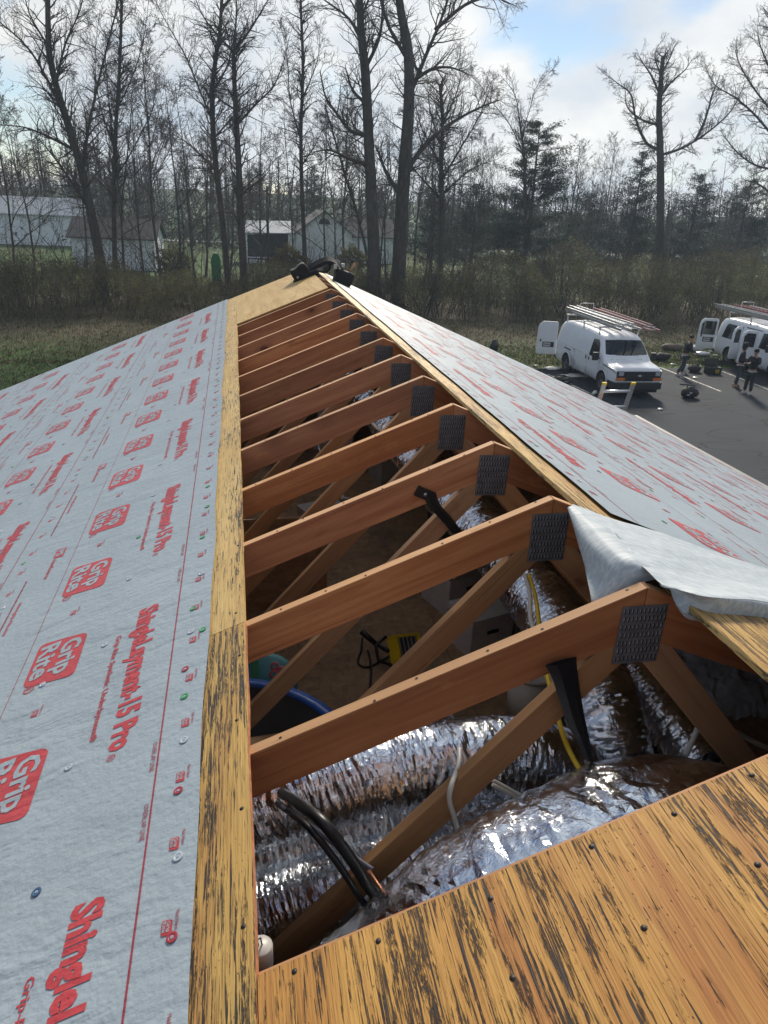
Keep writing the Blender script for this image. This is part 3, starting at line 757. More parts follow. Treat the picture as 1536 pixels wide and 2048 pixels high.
MB().tube([b0+V(-.004, 0, .015), b0+V(-.006, 0, .034), b0+V(.001, 0, .040), b0+V(.004, 0, .016)], .0018, 6).build('wire_loop', MAT['black'], pv)
# ---- black hanger straps
def strap(name, pts, w0, w1, label, yaw=.25, loop=False):
    pts = cat([Vector(p) for p in pts], 6); mb = MB(); k = len(pts); wd = Vector((math.cos(yaw), math.sin(yaw), 0)); nd = Vector((-math.sin(yaw), math.cos(yaw), 0))
    rows = []
    for i, p in enumerate(pts):
        w = w0+(w1-w0)*i/(k-1)
        rows.append([p-wd*w/2, p-wd*w*.22+nd*-.012, p+wd*w*.2+nd*-.010, p+wd*w/2, p+wd*w*.2+nd*.004, p-wd*w*.22+nd*.004, p-wd*w/2])
    mb.grid(rows, smooth=False); return mb.build(name, MAT['black'])
s1 = strap('hanger_strap', [at_y(1122, 1322, -.04), at_y(1130, 1350, -.045), at_y(1148, 1425, -.05), at_y(1166, 1480, -.06), at_y(1181, 1520, -.06)], .105, .024, '')
tag(s1, 'wide black tapering strap hanging from the foremost truss', 'strap')
h = thing('hanger_strap', 'black strap nailed to the third truss and slanting down to its web', 'strap', at_y(850, 985, 1.195))
s2 = strap('strap', [at_y(858, 985, 1.195), at_y(868, 1010, 1.19), at_y(890, 1035, 1.185), at_y(915, 1065, 1.18)], .062, .05, ''); s2.parent = h; s2.matrix_parent_inverse = wm(h).inverted()
p0 = at_y(850, 988, 1.192)
MB().box(p0, (.085, .012, .045), Euler((0, R(25), 0))).build('fold', MAT['black'], h)
MB().lathe([(.008, 0), (.006, .003), (.0001, .004)], p0+V(.0, -.008, .0), 10, rot=Matrix.Rotation(R(90), 3, 'X')).build('nail', MAT['steel'], h)
# ---- work light
wl = thing('work_light', 'yellow work lamp with black stand lying on the attic boards', 'work lamp', (0.03, 2.6, FZ))
c = at_z(812, 1296, FZ+.10); q = Euler((R(-35), R(20), R(35))).to_matrix()
def lp(*a): return c+q @ Vector(a)
b = MB()
for (x0, z0, sx, sz) in ((-.125, 0, .02, .17), (.125, 0, .02, .17), (0, .085, .27, .02), (0, -.085, .27, .02)): b.box(lp(x0, 0, z0), (sx, .075, sz), q)
b.box(lp(0, .045, 0), (.25, .02, .17), q); o = b.build('lamp_housing', MAT['yellow'], wl)
MB().box(lp(0, -.012, 0), (.225, .012, .148), q).build('lamp_glass', MAT['darkbin'], wl)
g = MB()
for i in range(5): g.box(lp(-.09+.045*i, -.026, 0), (.005, .005, .148), q)
g.build('lamp_guard', MAT['alu'], wl)
a1 = at_z(722, 1262, FZ+.16); a2 = at_z(752, 1288, FZ+.08); a3 = lp(-.14, .05, 0)
MB().tube([a1, a1.lerp(a2, .5), a2], [.024, .022, .018], 10).tube([a2, a3], .016, 8).build('handle', MAT['black'], wl)
MB().tube([lp(-.13, .05, .10), lp(-.20, .10, .05), lp(-.20, .10, -.05), lp(-.13, .05, -.10)], .012, 8).build('bracket', MAT['black'], wl)
MB().tube(cat([at_z(725, 1275, FZ+.06), at_z(722, 1300, FZ+.012), at_z(716, 1325, FZ+.012), at_z(735, 1334, FZ+.012), at_z(765, 1320, FZ+.012), at_z(790, 1305, FZ+.02)], 6), .008, 6)\
    .tube(cat([at_z(735, 1300, FZ+.014), at_z(742, 1330, FZ+.014), at_z(740, 1370, FZ+.014), at_z(735, 1400, FZ+.014)], 6), .008, 6).build('cord', MAT['black'], wl)
# ---- cartons, bags, tubs
def carton(name, c, size, rz, label, mat, open_=True, slot=True):
    t = thing(name, label, 'box', c, rz); sx, sy, sz = size; w = .006; b = MB()
    b.box((0, 0, w/2), (sx, sy, w)); b.box((-sx/2, 0, sz/2), (w, sy, sz)); b.box((sx/2, 0, sz/2), (w, sy, sz)); b.box((0, -sy/2, sz/2), (sx-w, w, sz)); b.box((0, sy/2, sz/2), (sx-w, w, sz))
    child('body', b.mesh('body', mat), t)
    if open_:
        for s in (-1, 1): child('flap', MB().box((0, 0, sz*.22), (sx*.96, w*.7, sz*.44)).mesh('flap', mat), t, Tm((0, s*(sy/2+.004), sz)) @ Matrix.Rotation(R(-35*s), 4, 'X'))
    else: child('lid', MB().box((0, 0, sz+.015), (sx+.02, sy+.02, .05)).mesh('lid', mat), t)
    if slot: child('hand_slot', MB().box((0, -sy/2-.004, sz*.68), (.10, .004, .028)).mesh('hand_slot', MAT['plate_slot']), t)
    return t
carton('carton', (.62, 3.32, FZ), (.42, .36, .32), .35, 'white open carton holding a bag of toys by the long duct', MAT['carton'])
tg = thing('toy_bag', 'clear bag of colourful toys standing in the white open carton', 'bag', (.62, 3.3, FZ+.1))
rs = random.Random(12); cols_ = [MAT['blue'], MAT['redbin'], MAT['yellow'], MAT['teal'], MAT['pinkish'], MAT['greyplastic']]
for i in range(16):
    MB().blob((.62+rs.uniform(-.13, .13), 3.3+rs.uniform(-.11, .11), FZ+.26+rs.uniform(-.05, .10)), (rs.uniform(.025, .05),)*3, 8, 5, .25, seed=i).build('toy', cols_[i % 6], tg)
MB().blob((.66, 3.36, FZ+.37), (.10, .09, .13), 14, 9, .28, seed=3).build('bag_film', MAT['film'], tg)
carton('carton', (.62, 2.72, FZ), (.36, .30, .27), .3, 'closed white carton with a dark hand slot in front of the toy carton', MAT['carton'], False)
MB().build
def tub(name, c, r, hgt, mat, label, rim=None, cat_='bucket', n=28, tilt=None):
    t = thing(name, label, cat_, c); m_ = Matrix.Identity(3) if tilt is None else tilt
    child('body', MB().lathe([(.0001, 0), (r*.84, 0), (r, hgt), (r*.97, hgt), (r*.81, .01), (.0001, .012)], (0, 0, 0), n, rot=m_).mesh('body', mat), t)
    child('rim', MB().lathe([(r*.97, hgt-.012), (r*1.06, hgt-.012), (r*1.06, hgt+.012), (r*.97, hgt+.012), (r*.97, hgt-.012)], (0, 0, 0), n, rot=m_).mesh('rim', rim or mat), t); return t
tub('bucket', at_z(1052, 1432, FZ), .15, .36, MAT['pvc'], 'white bucket half hidden behind the foremost web board')
tub('bucket', at_z(1010, 1325, FZ)+V(.25, 0, 0), .2, .4, MAT['darkbin'], 'dark bin in the shade behind the white bucket')
tub('tub', (-1.28, 1.40, FZ), .76, .24, MAT['darkbin'], 'large black tub with a bright blue rim at the left of the attic', MAT['blue'], 'tub', 48)
cu = thing('round_cushion', 'round teal patterned cushion leaning behind the blue rimmed tub', 'cushion', (-.93, 2.62, FZ))
qc = Matrix.Rotation(R(40), 3, 'X')
MB().lathe([(.0001, .05), (.15, .045), (.185, .02), (.19, 0), (.185, -.02), (.0001, -.04)], tuple(at_z(535, 1366, FZ+.16)), 32, rot=qc).build('pad', MAT['teal'], cu)
cc = at_z(535, 1366, FZ+.16)
MB().box(cc+qc @ V(-.07, 0, .048), (.04, .3, .006), qc).build('stripe', MAT['green'], cu)
fl = MB()
for (x, y) in ((.05, .09), (.09, .06), (.04, .04), (.08, .02)): fl.lathe([(.014, .052), (.028, .054), (.028, .050)], cc+qc @ V(x, y, 0), 10, rot=qc)
fl.build('printed_flower', MAT['pinkish'], cu)
for i in range(4): board('plank', (-1.6+.02*i, 1.32+.14*i, FZ+.06), (-.62+.03*i, 1.36+.15*i, FZ+.06+.004*i), .03, .13, MAT['web'], None).name = 'loose_plank'
for i, o in enumerate([o for o in bpy.data.objects if o.name.startswith('loose_plank')]):
    tag(o, ('nearest', 'second nearest', 'second farthest', 'farthest')[i]+' of four loose planks lying in front of the blue rimmed tub', 'plank', 'loose planks in the attic')
af = thing('air_filter', 'flat pale louvred grille lying on the boards behind the upper foil duct', 'grille', at_z(830, 1490, FZ), .1)
b = MB().box((0, .3, .02), (.58, .02, .04)).box((0, -.3, .02), (.58, .02, .04)).box((-.29, 0, .02), (.02, .6, .04)).box((.29, 0, .02), (.02, .6, .04)); child('frame', b.mesh('frame', MAT['carton']), af)
lou = MB().box((0, 0, 0), (.55, .012, .03), Euler((R(35), 0, 0))).mesh('louvre', MAT['carton'])
for i in range(18): child('louvre', lou, af, Tm((0, -.27+.0315*i, .02)))
bt = thing('storage_bin', 'dark storage bin with a dull red lid under the third truss', 'bin', (.95, 4.6, FZ), .2)
child('body', MB().lathe([(.0001, 0), (.24, 0), (.30, .42)], (0, 0, 0), 4, smooth=False).mesh('body', MAT['darkbin']), bt); child('lid', MB().lathe([(.31, .41), (.31, .45), (.0001, .47)], (0, 0, 0), 4, smooth=False).mesh('lid', MAT['redbin']), bt)
carton('carton', (.72, 6.1, FZ), (.55, .45, .30), .15, 'grey white carton far along the attic near the fourth truss', simple('grey_carton', (.30, .30, .30), .7), False, False)
carton('carton', (-.25, 5.2, FZ), (.42, .30, .03), .4, 'flat white carton lying far along the attic on the left', MAT['carton'], False, False)
carton('carton', (.15, 7.4, FZ), (.5, .4, .3), -.2, 'small white carton with a red side farthest along the attic', MAT['carton'])
for (a, b_, lab) in ((at_y(635, 890, 3.7), at_y(652, 930, 3.6), 'upper grey steel strut beyond the fourth truss'), (at_y(668, 968, 2.9), at_y(690, 1000, 2.75), 'lower grey steel strut ending at a web board')):
    t = thing('steel_strut', lab, 'strut', b_); MB().tube([a+(a-b_)*.6, b_], .012, 8).build('rod', MAT['steel'], t); MB().box(b_, (.05, .02, .03)).build('clip', MAT['plate'], t)
# crumpled grey film on the right
mb = MB(); rs = random.Random(9); rows = []
c0 = at_y(1470, 1400, .75)
from mathutils import noise as mnoise
for i in range(64):
    row = []
    for j in range(48):
        u, v = i/63-.5, j/47-.5; p = c0+V(u*.75, v*.5+.1, .10-.55*(u*u+v*v)-.15*u); w_ = Vector((u*9, v*7, 3))
        d_ = .05*(1-abs(mnoise.noise(w_)))+.035*(1-abs(mnoise.noise(w_*2.3)))+.016*abs(mnoise.noise(w_*5.1)); row.append(p+V(.03*mnoise.noise(w_+V(5, 1, 2)), 0, d_))
    rows.append(row)
tag(mb.grid(rows).build('plastic_film', MAT['film']), 'crumpled grey plastic sheet in the shade at the right of the attic', 'plastic sheet')
bb = carton('storage_box', (.72, .95, FZ), (.6, .5, .85), .1, 'tall dark box under the plastic sheet', MAT['darkbin'], False, False)

# ---- tool belt on the far end of the ridge
tb = thing('tool_belt', 'black tool belt with two pouches and a hammer straddling the far ridge', 'tool belt', (0, 8.5, .05))
y = 8.35
def belt_band(pts, w, th, name='belt'):
    P_ = cat([Vector(p) for p in pts], 6); rows = []
    for i, p in enumerate(P_):
        t_ = (P_[min(i+1, len(P_)-1)]-P_[max(i-1, 0)]).normalized(); sd = Vector((0, 1, 0)); nn = t_.cross(sd).normalized(); sd = (sd+Vector((0, 0, .55))).normalized()
        rows.append([p-sd*w/2-nn*th/2, p+sd*w/2-nn*th/2, p+sd*w/2+nn*th/2, p-sd*w/2+nn*th/2, p-sd*w/2-nn*th/2])
    return MB().grid(rows, smooth=False).build(name, MAT['blackfab'], tb)
belt_band([at_y(606, 556, y), at_y(622, 537, y), at_y(638, 527, y), at_y(655, 521, y), at_y(668, 525, y), at_y(677, 540, y), at_y(683, 552, y)], .10, .045)
belt_band([at_y(600, 552, y+.1), at_y(612, 540, y+.2), at_y(632, 538, y+.25), at_y(652, 540, y+.2), at_y(660, 530, y+.1)], .10, .025)
def bagp(cpx, w, hgt, d, tilt, seed):
    c = at_y(*cpx, y); q = Matrix.Rotation(tilt, 3, 'Y'); rs = random.Random(seed)
    pr = [(-.42, .5), (-.1, .46), (.2, .5), (.45, .48), (.52, .1), (.46, -.32), (.30, -.5), (-.28, -.5), (-.46, -.3), (-.52, .1)]
    me = MB().prism([(a_*w*rs.uniform(.93, 1.07), b_*hgt*rs.uniform(.93, 1.07)) for a_, b_ in pr], 'y', -d/2, d/2).mesh('pouch', MAT['blackfab'])
    bevel(me, .03, 3); return obj('pouch', me, tb, mat=Tm(c) @ q.to_4x4())
bagp((620, 560), .28, .24, .24, R(-16), 1); bagp((601, 546), .23, .20, .20, R(-35), 2); bagp((594, 570), .12, .24, .16, R(30), 3); bagp((685, 560), .23, .27, .22, R(24), 4); bagp((677, 545), .10, .10, .12, R(10), 5)
MB().tube([at_y(694, 551, y), at_y(703, 538, y), at_y(711, 526, y)], [.014, .015, .018], 8).build('hammer_handle', MAT['web'], tb)
MB().tube([at_y(685, 541, y), at_y(686, 527, y)], [.024, .024], 10).build('tape_measure', MAT['steel'], tb)
MB().box(at_y(669, 532, y)+V(0, -.085, 0), (.045, .012, .06)).build('buckle', MAT['steel'], tb)
MB().box(at_y(594, 553, y)+V(0, -.10, 0), (.022, .012, .026)).build('buckle', MAT['steel'], tb)
MB().box(at_y(602, 570, y)+V(0, -.10, 0), (.03, .012, .016)).build('buckle', MAT['steel'], tb)

# ---- ladder leaning on the right eave
ld = thing('ladder', 'aluminium ladder with yellow rail tips leaning on the far end of the right hand roof', 'ladder', (4.7, 10.6, GZ))
tA = at_y(1209, 766, 9.36); tB = at_y(1267, 767, 9.36); tB.z = tA.z
dn = Vector((.0, .27, -1.0)).normalized(); Lr = (tA.z-GZ)/-dn.z
for p, L_ in ((tA, Lr), (tB, (tB.z-GZ)/-dn.z)):
    MB().bar(p, p+dn*L_, .028, .075, up=(tB-tA)).build('rail', MAT['alu'], ld)
    MB().bar(p-dn*.010, p+dn*.03, .032, .079, up=(tB-tA)).build('rail_tip', MAT['yellow'], ld)
    MB().bar(p+dn*.55, p+dn*.60, .034, .084, up=(tB-tA)).build('rail_collar', MAT['yellow'], ld)
i = 0
while .22+.305*i < Lr-.2:
    a = tA+dn*(.16+.305*i); b_ = tB+dn*(.16+.305*i); MB().tube([a, b_], .026, 8).build('rung', MAT['alu'], ld); i += 1
# ================================================================== the ground
def sheet(name, poly, z, mat):
    return tag(MB().add([(x, y, z) for x, y in poly], [tuple(range(len(poly)))]).build(name, mat), kind='structure')
mt, t, b = newmat('lawn'); v = coords(t, 'World')
n1_ = noise(t, v, .12, 6); n2_ = noise(t, v, 1.4, 7, .6); n3_ = noise(t, v, 14, 5, .6)
sepn = t.nodes.new('ShaderNodeSeparateXYZ'); t.links.new(v, sepn.inputs[0])
col = mix(t, rng(t, n2_, .3, .7), (.045, .085, .022), (.080, .125, .038))
col = mix(t, rng(t, n1_, .5, .72, 0, .75), col, (.095, .085, .04))
# leaf mould under the thicket
band = M(t, 'MULTIPLY', rng(t, M(t, 'ADD', sepn.outputs['Y'], M(t, 'MULTIPLY', n2_, 7)), 34, 39), rng(t, sepn.outputs['Y'], 50, 60, 1, 0))
col = mix(t, M(t, 'MULTIPLY', band, .85), col, (.115, .088, .062))
col = mix(t, rng(t, n3_, .58, .75, 0, .55), col, (.10, .075, .045))
t.links.new(col, b.inputs['Base Color']); b.inputs['Roughness'].default_value = .9; b.inputs['Specular IOR Level'].default_value = .15
bump(t, b, n3_, .6, .05); MAT['lawn'] = mt
tag(MB().add([(-420, -120, GZ-.02), (420, -120, GZ-.02), (420, 430, GZ-.02), (-420, 430, GZ-.02)], [(0, 1, 2, 3)]).build('ground', MAT['lawn']), kind='structure')
mt, t, b = newmat('asphalt'); v = coords(t, 'World')
a1_ = noise(t, v, .35, 6); a2_ = noise(t, v, 60, 4); a3_ = noise(t, coords(t, 'World', (.25, 1.6, 1), rot=(0, 0, R(12))), 1.0, 6, .6)
col = mix(t, rng(t, a1_, .3, .7), (.022, .027, .036), (.037, .043, .054))
col = mix(t, rng(t, a3_, .55, .72, 0, .5), col, (.048, .052, .060)); col = mix(t, rng(t, a2_, .6, .8, 0, .5), col, (.11, .11, .11))
cv = t.nodes.new('ShaderNodeTexVoronoi'); cv.feature = 'DISTANCE_TO_EDGE'; wv = coords(t, 'World', (.13, .34, 1))
wob = t.nodes.new('ShaderNodeVectorMath'); wob.operation = 'ADD'; nz_ = t.nodes.new('ShaderNodeTexNoise'); t.links.new(wv, nz_.inputs['Vector']); nz_.inputs['Scale'].default_value = 2.5
t.links.new(wv, wob.inputs[0]); t.links.new(nz_.outputs['Color'], wob.inputs[1]); t.links.new(wob.outputs[0], cv.inputs['Vector']); cv.inputs['Scale'].default_value = 1.0
crk = rng(t, cv.outputs['Distance'], .006, .013, 1, 0)
col = mix(t, M(t, 'MULTIPLY', crk, .85), col, (.012, .012, .013))
t.links.new(col, b.inputs['Base Color']); b.inputs['Roughness'].default_value = .88; b.inputs['Specular IOR Level'].default_value = .2; bump(t, b, a2_, .3, .006); MAT['asphalt'] = mt
rs = random.Random(2)
edge = [(-60, 23.6)]+[(x, 24.2+.0*x+(3.4 if x > 6 else max(0, (x+4)*.34))+rs.uniform(-.12, .12)) for x in range(-56, 60, 2)]+[(60, 27)]
sheet('parking_lot', [(-60, -40), (60, -40)]+edge[::-1], GZ, MAT['asphalt'])
mt, t, b = newmat('line_paint'); v = coords(t, 'World'); w_ = noise(t, v, 9, 6, .65)
t.links.new(mix(t, rng(t, w_, .42, .6), (.09, .09, .09), (.55, .53, .47)), b.inputs['Base Color']); b.inputs['Roughness'].default_value = .7; MAT['paint'] = mt
lines = [((1095, 748), (1187, 790)), ((1318, 734), (1442, 783)), ((1440, 741), (1600, 804))]
for a, b_ in lines:
    p, q = at_z(*a, GZ), at_z(*b_, GZ); d = (q-p).normalized(); s_ = Vector((d.y, -d.x, 0))*.055
    sheet('parking_line', [(v_.x, v_.y) for v_ in (p-s_, q-s_, q+s_, p+s_)], GZ+.005, MAT['paint'])
# low earth rise and far road
far = MB(); rows = []
for i in range(9):
    rows.append([Vector((x, 120+i*30, GZ+(0, .6, 1.4, 2.4, 3.4, 4.4, 5.2, 6, 6.5)[i]*(1+.3*math.sin(x*.02+i)))) for x in range(-400, 401, 40)])
tag(far.grid([r_[::-1] for r_ in rows]).build('hill', MAT['lawn']), kind='structure')
sheet('road', [(-200, 108), (200, 118), (200, 122.5), (-200, 112.5)], GZ+.01, simple('pale_road', (.30, .30, .30), .8))
# kerb-side drift of paper and tins
# ---------------------------------------------------------------- grass and leaves
def scatter(name, n, area, fn, mat, seed, verts):
    """many small flat shapes as one mesh of stuff"""
    rs = np.random.RandomState(seed); P = fn(rs, n); k = len(verts); V0 = np.array(verts)
    ang = rs.uniform(0, 6.283, n); sc = rs.uniform(.6, 1.5, n); tilt = rs.uniform(-.7, .7, (n, 2))
    ca, sa = np.cos(ang), np.sin(ang)
    x = V0[None, :, 0]*ca[:, None]-V0[None, :, 1]*sa[:, None]; y = V0[None, :, 0]*sa[:, None]+V0[None, :, 1]*ca[:, None]
    z = V0[None, :, 2]+x*tilt[:, :1]+y*tilt[:, 1:]
    z = np.where(V0[None, :, 2] > 0, z, np.abs(z)*.5)
    co = np.stack([P[:, None, 0]+x*sc[:, None], P[:, None, 1]+y*sc[:, None], P[:, None, 2]+z*sc[:, None]], -1).reshape(-1, 3)
    return poly_mesh(name, co, k, n, mat)
def poly_mesh(name, co, k, n, mats, mi=None):
    me = bpy.data.meshes.new(name); me.vertices.add(len(co)); me.vertices.foreach_set('co', co.astype(np.float32).ravel())
    me.loops.add(n*k); me.loops.foreach_set('vertex_index', np.arange(n*k, dtype=np.int32))
    me.polygons.add(n); me.polygons.foreach_set('loop_start', np.arange(0, n*k, k, dtype=np.int32)); me.polygons.foreach_set('loop_total', np.full(n, k, np.int32))
    for mt_ in (mats if isinstance(mats, list) else [mats]): me.materials.append(mt_)
    if mi is not None: me.polygons.foreach_set('material_index', mi.astype(np.int32))
    me.update(calc_edges=True); return me
def leafmat(name, cols, rough=.7, trans=0):
    mt, t, b = newmat(name); v = coords(t, 'World', (1, 1, 1)); wn = t.nodes.new('ShaderNodeTexWhiteNoise')
    sn = t.nodes.new('ShaderNodeVectorMath'); sn.operation = 'SNAP'; t.links.new(v, sn.inputs[0]); sn.inputs[1].default_value = (.09, .09, .09); t.links.new(sn.outputs[0], wn.inputs['Vector'])
    cr_ = t.nodes.new('ShaderNodeValToRGB'); t.links.new(wn.outputs['Value'], cr_.inputs[0]); e = cr_.color_ramp
    e.elements[0].color = rgb(cols[0]); e.elements[1].color = rgb(cols[-1])
    for i, c in enumerate(cols[1:-1]): q = e.elements.new((i+1)/(len(cols)-1)); q.color = rgb(c)
    big = noise(t, v, .55, 4); c2 = mix(t, rng(t, big, .35, .65, .45, 0), cr_.outputs[0], tuple(x*.4 for x in cols[0]))
    t.links.new(c2, b.inputs['Base Color']); b.inputs['Roughness'].default_value = rough; b.inputs['Specular IOR Level'].default_value = .25
    tl_ = t.nodes.new('ShaderNodeBsdfTranslucent'); t.links.new(c2, tl_.inputs['Color']); ms_ = t.nodes.new('ShaderNodeMixShader'); ms_.inputs[0].default_value = .42
    t.links.new(b.outputs[0], ms_.inputs[1]); t.links.new(tl_.outputs[0], ms_.inputs[2]); t.links.new(ms_.outputs[0], t.nodes['Material Output'].inputs['Surface'])
    return mt
MAT['dryleaf'] = leafmat('fallen_leaf', [(.10, .065, .035), (.17, .12, .07), (.24, .18, .12), (.13, .08, .04)])
MAT['grassblade'] = leafmat('grass_blade', [(.025, .05, .012), (.05, .085, .022), (.09, .10, .035)])
def on_lawn(rs, n):
    y = 23.5+rs.power(.75, n)*18; x = rs.uniform(-26, 34, n); keep = np.where(x > 5, y > 27.8, y > np.where(x > -4, 24.4+(x+4)*.34, 24.2))
    y = np.where(keep, y, y+5); return np.stack([x, y, np.full(n, GZ+.0)], -1)
lf = [(-.05, -.03, .004), (.05, -.02, .03), (.06, .03, .012), (-.03, .04, .035)]
gr = [(-.012, 0, 0), (.012, 0, 0), (.02, .015, .09)]
tag(obj('fallen_leaves', scatter('fallen_leaves', 14000, None, on_lawn, MAT['dryleaf'], 1, lf)), 'dry brown leaves littering the lawn below the thicket', 'leaves', kind='stuff')
tag(obj('grass', scatter('grass', 90000, None, on_lawn, MAT['grassblade'], 2, gr)), 'short dull green lawn grass', 'grass', kind='stuff')
# ================================================================== vans
MAT['van'] = simple('white_car_paint', (.76, .80, .86), .28, var=.03, scale=3)
MAT['van'].node_tree.nodes['Principled BSDF'].inputs['Roughness'].default_value = .3
for l_ in list(MAT['van'].node_tree.links):
    if l_.to_socket.name == 'Roughness': MAT['van'].node_tree.links.remove(l_)
t = MAT['van'].node_tree; b = t.nodes['Principled BSDF']; src_ = b.inputs['Base Color'].links[0].from_socket
vz = t.nodes.new('ShaderNodeSeparateXYZ'); ob_ = coords(t, 'Object'); t.links.new(ob_, vz.inputs[0]); dn_ = noise(t, coords(t, 'Object', (1, 1, .5)), 4, 7, .65)
gr_ = M(t, 'MULTIPLY', rng(t, M(t, 'ADD', vz.outputs['Z'], M(t, 'MULTIPLY', dn_, .5)), .62, 1.0, .55, 0), rng(t, dn_, .35, .6))
t.links.new(mix(t, gr_, src_, (.20, .17, .14)), b.inputs['Base Color'])
MAT['vroof'] = simple('dirty_white_paint', (.50, .50, .47), .45, var=.2, scale=3)
mt, t, b = newmat('car_glass'); b.inputs['Base Color'].default_value = (.012, .016, .02, 1); b.inputs['Roughness'].default_value = .04; b.inputs['Specular IOR Level'].default_value = .9; MAT['glass'] = mt
MAT['dash'] = simple('cab_dark', (.05, .045, .04), .7)
MAT['trim'] = simple('dark_trim', (.016, .016, .019), .5, var=.2)
MAT['rubber'] = simple('tyre_rubber', (.018, .018, .019), .75, var=.25, bmp=.2)
MAT['hub'] = simple('dark_steel_wheel', (.13, .13, .14), .45, metal=.5, var=.3)
mt, t, b = newmat('lamp_glass'); b.inputs['Base Color'].default_value = (.55, .58, .62, 1); b.inputs['Roughness'].default_value = .12; b.inputs['Metallic'].default_value = .4; MAT['lens'] = mt
MAT['amber'] = simple('amber_lens', (.62, .17, .02), .25, var=.1)
MAT['chrome'] = simple('silver_emblem', (.6, .6, .58), .25, metal=.6)
MAT['platewhite'] = simple('number_plate', (.62, .62, .66), .5, var=.1)
VL = 5.68
def tumble(z): return 1.0 if z < 1.12 else 1.0-(z-1.12)*.215
ST = [(0, .42, 1.00, .88), (.03, .36, 1.08, .93), (.18, .33, 1.13, .96), (.5, .32, 1.165, .985), (.85, .32, 1.20, 1.0), (1.02, .32, 1.235, 1.0), (1.22, .32, 1.47, 1.0), (1.42, .32, 1.68, 1.0), (1.62, .32, 1.87, 1.0), (1.74, .32, 1.965, 1.0),
      (1.95, .32, 2.03, 1.0), (2.4, .32, 2.065, 1.0), (3.2, .32, 2.08, 1.0), (4.2, .32, 2.08, 1.0), (5.0, .32, 2.07, 1.0), (5.4, .33, 2.04, 1.0), (5.58, .35, 1.97, .99), (5.66, .40, 1.86, .975)]
def section(st):
    y, zb, zt, w = st; zs = min(1.10, zt-.09); cab = min(1, max(0, (zt-1.2)/.6))
    z5 = zs+(zt-.11-zs)*.97; x5 = w*tumble(z5)-.01*cab; x6 = w*tumble(zt-.03)-.075; 
    return [(0, zb), (w*.9, zb), (w*.985, zb+.10), (w, .70), (w, zs*.9), (w*.995, zs), (x5+(w-x5)*.45, (zs+z5)/2), (x5, z5), (x6, zt-.025), (x6*.6, zt), (0, zt+.012)]
def van_body():
    rows = []
    for st in ST:
        h = section(st); row = [Vector((x, st[0], z)) for x, z in h]+[Vector((-x, st[0], z)) for x, z in h[-2:0:-1]]
        rows.append(row+[row[0].copy()])
    mb = MB(); n = len(rows[0]); vs = [p for r_ in rows for p in r_]
    mb.add(vs, [(i*n+j, i*n+j+1, (i+1)*n+j+1, (i+1)*n+j) for i in range(len(rows)-1) for j in range(n-1)], 0, True)
    mb.add([Vector(p) for p in rows[0][:-1]], [tuple(range(n-1))[::-1]], 0); mb.add([Vector(p) for p in rows[-1][:-1]], [tuple(range(n-1))], 0)
    me = mb.mesh('body', [MAT['van'], MAT['rubber']])
    bm = bmesh.new(); bm.from_mesh(me); bmesh.ops.remove_doubles(bm, verts=bm.verts, dist=.0005); bmesh.ops.recalc_face_normals(bm, faces=bm.faces); bm.to_mesh(me); bm.free()
    o = bpy.data.objects.new('tmp', me); COL.objects.link(o)
    cutters = []
    for y in (.98, 4.42):
        for s in (-1, 1):
            cme = MB().lathe([(.0001, -.17), (.44, -.17), (.44, .17), (.0001, .17)], (s*.93, y, .40), 28, rot=Matrix.Rotation(R(90), 3, 'Y'), smooth=False).mesh('c', MAT['rubber'])
            bm = bmesh.new(); bm.from_mesh(cme); bmesh.ops.remove_doubles(bm, verts=bm.verts, dist=.001); bmesh.ops.recalc_face_normals(bm, faces=bm.faces); bm.to_mesh(cme); bm.free()
            co = bpy.data.objects.new('c', cme); COL.objects.link(co); cutters.append(co)
            md = o.modifiers.new('b', 'BOOLEAN'); md.operation = 'DIFFERENCE'; md.object = co; md.solver = 'EXACT'
            if hasattr(md, 'material_mode'): md.material_mode = 'TRANSFER'
    me2 = evaluated(o)
    for c_ in cutters+[o]: bpy.data.objects.remove(c_)
    me2.name = 'body'; return me2
body_me = van_body()
def side_patch(side, outline, off=.006, th=.012):
    """a pane following the body side: outline in (y, z)"""
    mb = MB(); k = len(outline)
    a = [Vector((side*(tumble(z)-.012*min(1, max(0, (z-1.1)/.6))+off), y, z)) for y, z in outline]; b_ = [p-Vector((side*th, 0, 0)) for p in a]
    mb.add(a+b_, [tuple(range(k)) if side > 0 else tuple(range(k-1, -1, -1)), tuple(range(2*k-1, k-1, -1)) if side > 0 else tuple(range(k, 2*k))]+[(i, i+k, (i+1) % k+k, (i+1) % k) for i in range(k)])
    return mb
def wheel(van, x, y, s):
    rt = Matrix.Rotation(R(90)*s, 3, 'Y')
    t_ = MB().lathe([(.20, -.10), (.33, -.115), (.365, -.08), (.368, 0), (.365, .08), (.33, .115), (.20, .10)], (0, 0, 0), 30, rot=rt).mesh('wheel', MAT['rubber'])
    w = child('wheel', t_, van, Tm((x, y, .368)))
    r_ = MB().lathe([(.215, .10), (.205, .06), (.15, .045), (.075, .075), (.07, .095), (.0001, .10)], (0, 0, 0), 24, rot=rt)
    for q in range(8):
        a = q*math.pi/4; r_.lathe([(.018, .058), (.016, .066), (.0001, .067)], rt @ Vector((.12*math.cos(a), .12*math.sin(a), 0)), 8, rot=rt, mi=1)
    child('rim', r_.mesh('rim', [MAT['hub'], MAT['plate_slot']]), w)
